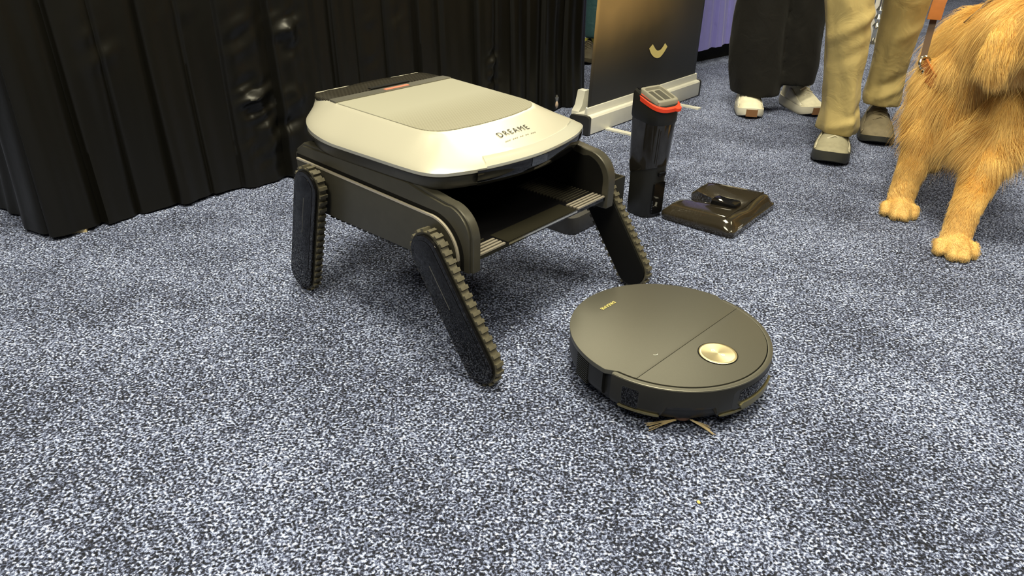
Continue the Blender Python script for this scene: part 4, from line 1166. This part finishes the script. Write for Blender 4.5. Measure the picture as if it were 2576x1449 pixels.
# tail
c_((1.54, 2.50, 0.40), 0.045, (1.64, 2.70, 0.36), 0.050)
c_((1.64, 2.70, 0.36), 0.050, (1.70, 2.84, 0.40), 0.025)
bmesh.ops.recalc_face_normals(bm, faces=bm.faces)
dog_me = remeshed(bm, 0.0050, 4)
def fur_material(name, c0, c1, pale, tip=0.0):
    m = bpy.data.materials.new(name); m.use_nodes = True
    nt = m.node_tree; b = nt.nodes['Principled BSDF']; N = nt.nodes.new; L = nt.links.new
    tc = N('ShaderNodeTexCoord')
    n = N('ShaderNodeTexNoise'); n.inputs['Scale'].default_value = 18; n.inputs['Detail'].default_value = 4; L(tc.outputs['Object'], n.inputs['Vector'])
    mr = N('ShaderNodeMapRange'); mr.inputs[1].default_value = 0.35; mr.inputs[2].default_value = 0.65; L(n.outputs['Fac'], mr.inputs[0])
    mx = N('ShaderNodeMix'); mx.data_type = 'RGBA'; mx.inputs[6].default_value = (*c0, 1); mx.inputs[7].default_value = (*c1, 1)
    L(mr.outputs[0], mx.inputs[0])
    # paler feet, as the coat is
    sx = N('ShaderNodeSeparateXYZ'); L(tc.outputs['Object'], sx.inputs[0])
    mz = N('ShaderNodeMapRange'); mz.inputs[1].default_value = 0.14; mz.inputs[2].default_value = 0.03; L(sx.outputs['Z'], mz.inputs[0])
    m2 = N('ShaderNodeMix'); m2.data_type = 'RGBA'; m2.inputs[7].default_value = (*pale, 1)
    L(mz.outputs[0], m2.inputs[0]); L(mx.outputs[2], m2.inputs[6])
    hi = N('ShaderNodeHairInfo'); hm = N('ShaderNodeMath'); hm.operation = 'MULTIPLY'; hm.inputs[1].default_value = tip
    L(hi.outputs['Intercept'], hm.inputs[0])
    m3 = N('ShaderNodeMix'); m3.data_type = 'RGBA'; m3.inputs[7].default_value = (0.96, 0.74, 0.36, 1)
    L(hm.outputs[0], m3.inputs[0]); L(m2.outputs[2], m3.inputs[6]); L(m3.outputs[2], b.inputs['Base Color'])
    b.inputs['Roughness'].default_value = 0.55; b.inputs['Specular IOR Level'].default_value = 0.3
    return m
M['dog_skin'] = fur_material('dog_coat_base', (0.50, 0.22, 0.035), (0.62, 0.32, 0.06), (0.72, 0.46, 0.15))
M['dog_fur'] = fur_material('dog_fur', (0.74, 0.39, 0.065), (0.94, 0.62, 0.18), (0.93, 0.66, 0.26), 0.55)
body = mesh_obj('body', dog_me, M['dog_skin'], dog, True, None)
DI = Matrix.Translation(-Vector(dog.location))
body.matrix_parent_inverse = DI
# ears: soft hanging flaps
def ear(path, side, m):
    rings = []
    pa = np.array([[*p, w, t] for p, w, t in path]); tt = np.linspace(0, len(pa) - 1, 40)
    pa = np.stack([np.interp(tt, np.arange(len(pa)), pa[:, k]) for k in range(5)], 1)
    for (x_, y_, z_, w, t) in pa:
        p = Vector((x_, y_, z_)); s_ = Vector(side).normalized()
        d = Vector((0, 0, -1)); n = d.cross(s_).normalized()
        rings.append([p + s_ * w * math.cos(a) + n * t * math.sin(a) for a in np.linspace(0, 2 * PI, 16, endpoint=False)])
    V, F = loft(rings)
    o = data_obj('ear', V, F, m, dog, autosmooth=80); o.matrix_parent_inverse = DI
    return o
e1 = ear([((1.126, 1.710, 0.555), 0.012, 0.010), ((1.110, 1.697, 0.535), 0.024, 0.012), ((1.097, 1.686, 0.505), 0.031, 0.011), ((1.090, 1.680, 0.470), 0.034, 0.010), ((1.088, 1.678, 0.438), 0.027, 0.008), ((1.090, 1.678, 0.420), 0.013, 0.006)], (0.80, -0.60, 0), M['dog_skin'])
e2 = ear([((1.262, 1.735, 0.545), 0.014, 0.010), ((1.278, 1.730, 0.525), 0.030, 0.013), ((1.288, 1.725, 0.490), 0.040, 0.012), ((1.292, 1.722, 0.450), 0.043, 0.010), ((1.292, 1.722, 0.415), 0.034, 0.009), ((1.290, 1.722, 0.395), 0.016, 0.006)], (0.3, 0.95, 0), M['dog_skin'])
M['eye'] = mat('dog_eye', (0.02, 0.012, 0.008), 0.05); M['nose'] = mat('dog_nose', (0.03, 0.02, 0.018), 0.35, bump=0.2)
for p in ((1.178, 1.618, 0.512), (1.262, 1.672, 0.512)):
    b = bmesh.new(); bmesh.ops.create_uvsphere(b, u_segments=14, v_segments=10, radius=0.0115)
    o = bm_obj('eye', b, M['eye'], dog); o.matrix_parent_inverse = DI; o.location = p
b = bmesh.new(); bmesh.ops.create_uvsphere(b, u_segments=16, v_segments=10, radius=0.020)
for v in b.verts: v.co.z *= 0.75; v.co.x *= 1.1
o = bm_obj('nose', b, M['nose'], dog); o.matrix_parent_inverse = DI; o.location = (1.296, 1.556, 0.432); o.rotation_euler = (0, 0, R(40))
V, F = tube([(1.228, 1.598, 0.410), (1.250, 1.572, 0.402), (1.275, 1.556, 0.402)], 0.0035, 6)
o = data_obj('lips', V, F, M['nose'], dog); o.matrix_parent_inverse = DI

def fur(meshes, count, name='fur'):
    cen = []; nor = []; ar = []
    for me in meshes:
        nf = len(me.polygons)
        a = np.zeros(nf * 3); me.polygons.foreach_get('center', a); cen.append(a.reshape(-1, 3))
        a = np.zeros(nf * 3); me.polygons.foreach_get('normal', a); nor.append(a.reshape(-1, 3))
        a = np.zeros(nf); me.polygons.foreach_get('area', a); ar.append(a)
    isear = np.concatenate([np.full(len(a), k > 0) for k, a in enumerate(ar)])
    cen = np.concatenate(cen); nor = np.concatenate(nor); ar = np.concatenate(ar); nf = len(ar)
    z = cen[:, 2]
    # hair length by region
    ln = np.interp(z, [0.0, 0.05, 0.12, 0.20, 0.27, 0.34, 0.45, 0.6], [0.0035, 0.006, 0.012, 0.020, 0.045, 0.050, 0.044, 0.036])
    dch = np.linalg.norm((cen - np.array([1.175, 1.82, 0.30])) * np.array([1, 1, 0.8]), axis=1)
    ln = ln + 0.040 * np.exp(-(dch / 0.11) ** 2)
    face = np.linalg.norm(cen - np.array([1.23, 1.61, 0.45]), axis=1)
    ln = np.where((face < 0.10) & ~isear, 0.008, ln)
    ln = np.where(isear, np.interp(z, [0.39, 0.47, 0.56], [0.034, 0.026, 0.014]), ln)
    w = ar * np.where(z < 0.16, 1.7, 1.0) * np.where(cen[:, 1] > 2.2, 0.5, 1.0) * np.where(isear, 1.6, 1.0); w = w / w.sum()
    idx = rng.choice(nf, size=count, p=w)
    p = cen[idx] + rng.normal(0, 0.0022, (count, 3)); nn = nor[idx]; L_ = ln[idx] * rng.uniform(0.65, 1.25, count)
    back = np.array([0.30, 0.55, 0.0])
    # groom: down and backwards in clumped waves
    sw = np.zeros((count, 3))
    for (k, amp, sd) in ((24, 0.42, 0), (58, 0.38, 5), (120, 0.22, 9)):
        q = p * k + sd
        sw += amp * np.stack([np.sin(q[:, 1] + 0.9 * q[:, 2] + np.sin(q[:, 0])), np.sin(q[:, 0] + 0.7 * q[:, 2] + 2 + np.sin(q[:, 1])), 0.5 * np.sin(q[:, 0] + q[:, 1])], 1)
    down = np.array([0, 0, -1.0])
    g = down * 1.0 + back * 0.30 + sw * 0.62 + rng.normal(0, 0.10, (count, 3))
    g = g - nn * np.sum(g * nn, 1, keepdims=True) * 0.85
    g /= np.linalg.norm(g, axis=1, keepdims=True) + 1e-9
    K = 5; t = np.linspace(0, 1, K)
    pts = np.zeros((count, K, 3))
    fly = (rng.uniform(0, 1, count) < 0.05) & (L_ > 0.025)
    L_ = np.where(fly, L_ * 1.35, L_)
    lift = np.where(fly, 0.85, np.where(L_ > 0.03, 0.40, 0.26))[:, None]
    for k, tk_ in enumerate(t):
        pts[:, k] = p + nn * (lift * L_[:, None] * (tk_ * (1 - 0.5 * tk_))) + g * (L_[:, None] * tk_) + down * (0.28 * L_[:, None] * tk_ ** 2)
    pts[:, :, 2] = np.maximum(pts[:, :, 2], 0.002)
    hc_ = bpy.data.hair_curves.new(name)
    hc_.add_curves([K] * count)
    hc_.attributes['position'].data.foreach_set('vector', pts.reshape(-1).astype(np.float32))
    if 'radius' not in hc_.attributes: hc_.attributes.new('radius', 'FLOAT', 'POINT')
    r0 = np.where(L_ > 0.02, 0.00032, 0.00030)[:, None] * np.array([1.0, 0.95, 0.8, 0.5, 0.1])[None]
    hc_.attributes['radius'].data.foreach_set('value', r0.reshape(-1).astype(np.float32))
    o = bpy.data.objects.new(name, hc_); COL.objects.link(o); hc_.materials.append(M['dog_fur'])
    o.parent = dog; o.matrix_parent_inverse = DI; o['kind'] = 'stuff'
    return o
fur([dog_me, e1.data, e2.data], 300000)

# harness
M['leather'] = mat('leather', (0.40, 0.14, 0.035), 0.4, var=0.15, var_scale=30)
M['dark_leather'] = mat('dark_leather', (0.10, 0.055, 0.03), 0.45)
def strap(name, path, w, t, m, parent, side=Vector((0, 0, 1))):
    pts = [Vector(p) for p in path]; rings = []
    for i, p in enumerate(pts):
        d = (pts[min(i + 1, len(pts) - 1)] - pts[max(i - 1, 0)]).normalized()
        s = (side - d * side.dot(d)).normalized(); n = d.cross(s)
        rings.append([p + s * w + n * t, p + s * w - n * t, p - s * w - n * t, p - s * w + n * t])
    V, F = loft(rings)
    o = data_obj(name, V, F, m, parent, autosmooth=30); return o
hn = empty('harness', (1.20, 1.95, 0.45)); hn.parent = dog; hn.matrix_parent_inverse = Matrix.Translation(-Vector(dog.location))
hn['label'] = 'orange brown leather guide harness with metal buckle'
def hpart(o):
    o.matrix_parent_inverse = Matrix.Translation(-Vector(hn.location)); return o
hpart(strap('chest_strap', [(1.078, 1.950, 0.392), (1.080, 1.905, 0.366), (1.100, 1.852, 0.342), (1.135, 1.800, 0.325), (1.19, 1.760, 0.315)], 0.017, 0.003, M['leather'], hn))
hpart(strap('handle_bar', [(1.078, 1.960, 0.400), (1.085, 1.975, 0.450), (1.090, 1.985, 0.500), (1.10, 2.00, 0.56)], 0.008, 0.004, M['dark_leather'], hn, Vector((0.8, -0.5, 0))))
hpart(strap('handle_grip', [(1.082, 1.970, 0.500), (1.084, 1.972, 0.540), (1.10, 1.985, 0.590), (1.14, 2.02, 0.64)], 0.016, 0.005, M['leather'], hn, Vector((0.9, -0.3, 0))))
hpart(strap('back_strap', [(1.125, 1.90, 0.500), (1.150, 1.890, 0.535), (1.20, 1.93, 0.575), (1.30, 1.98, 0.58)], 0.006, 0.003, M['dark_leather'], hn))
V, F = tube([(1.078 + 0.013 * math.cos(a), 1.945 + 0.006 * math.sin(a), 0.395 + 0.015 * math.sin(a)) for a in np.linspace(0, 2 * PI, 20)], 0.0042, 8)
hpart(data_obj('buckle', V, F, M['chrome'], hn))
V, F = tube([(1.086 + 0.010 * math.cos(a), 1.938 + 0.004 * math.sin(a), 0.376 + 0.010 * math.sin(a)) for a in np.linspace(0, 2 * PI, 20)], 0.004, 8)
hpart(data_obj('ring', V, F, M['chrome'], hn))

# ------------------------------------------------------------------ small things
b = bmesh.new(); bmesh.ops.create_icosphere(b, subdivisions=2, radius=0.0028)
for v in b.verts: v.co *= 1 + 0.35 * noise.noise(v.co * 400); v.co.z = max(v.co.z * 0.7 + 0.0015, 0)
cr_ = bm_obj('crumb', b, mat('crumb', (0.75, 0.55, 0.18), 0.5)); cr_.location = (0.273, 0.746, 0.0)
tag(cr_, 'tiny yellow crumb on the speckled carpet', 'crumb')

# white bag and chrome stand far behind the khaki legs
bag = empty('paper_bag', (2.42, 4.95, 0), R(28))
tag(bag, 'white paper bag on the carpet seen between the khaki legs', 'bag')
bm_obj('bag_body', prism_bm([(-0.11, 0.0), (0.11, 0.0), (0.10, 0.30), (-0.10, 0.30)], -0.045, 0.045, 'y', 0.004), mat('bag_paper', (0.80, 0.76, 0.72), 0.6, var=0.05, bump=0.1, bump_scale=30), bag)
for yy in (-0.046, 0.046):
    V, F = tube([(-0.04, yy, 0.29), (-0.038, yy, 0.36), (0, yy, 0.385), (0.038, yy, 0.36), (0.04, yy, 0.29)], 0.003, 6)
    data_obj('bag_handle', V, F, M['matte_black'], bag)
st = empty('chrome_stand', (2.275, 4.78, 0), R(28))
tag(st, 'shiny chrome stand base beside the white paper bag', 'stand')
V, F = lathe([(0.10, 0.0), (0.10, 0.006), (0.085, 0.014), (0.03, 0.022), (0.012, 0.03)], 40)
data_obj('base', V, F, M['chrome'], st, autosmooth=40)
V, F = lathe([(0.012, 0.02), (0.012, 0.08), (0.024, 0.10), (0.012, 0.12), (0.024, 0.145), (0.012, 0.17), (0.024, 0.195), (0.012, 0.22), (0.012, 0.75)], 20)
data_obj('pole', V, F, M['chrome'], st, autosmooth=50)
# white slatted crate at the right
ck = empty('slatted_rack', (2.02, 2.74, 0), R(12))
tag(ck, 'low white slatted rack on the carpet behind the dog', 'rack')
M['white_paint'] = mat('white_paint', (0.80, 0.78, 0.70), 0.45)
sl = None
for k in range(4):
    if sl is None:
        o = bm_obj('slat', box_bm(-0.11, 0.30, -0.012, 0.012, -0.010, 0.010, 0.003), M['white_paint'], ck); sl = o.data
    else: o = mesh_obj('slat', sl, None, ck, False)
    o.location = (0, 0, 0.030 + k * 0.042)
for xx in (-0.09, 0.10, 0.28):
    bm_obj('upright', box_bm(xx - 0.012, xx + 0.012, 0.012, 0.036, 0.0, 0.185, 0.003), M['white_paint'], ck)
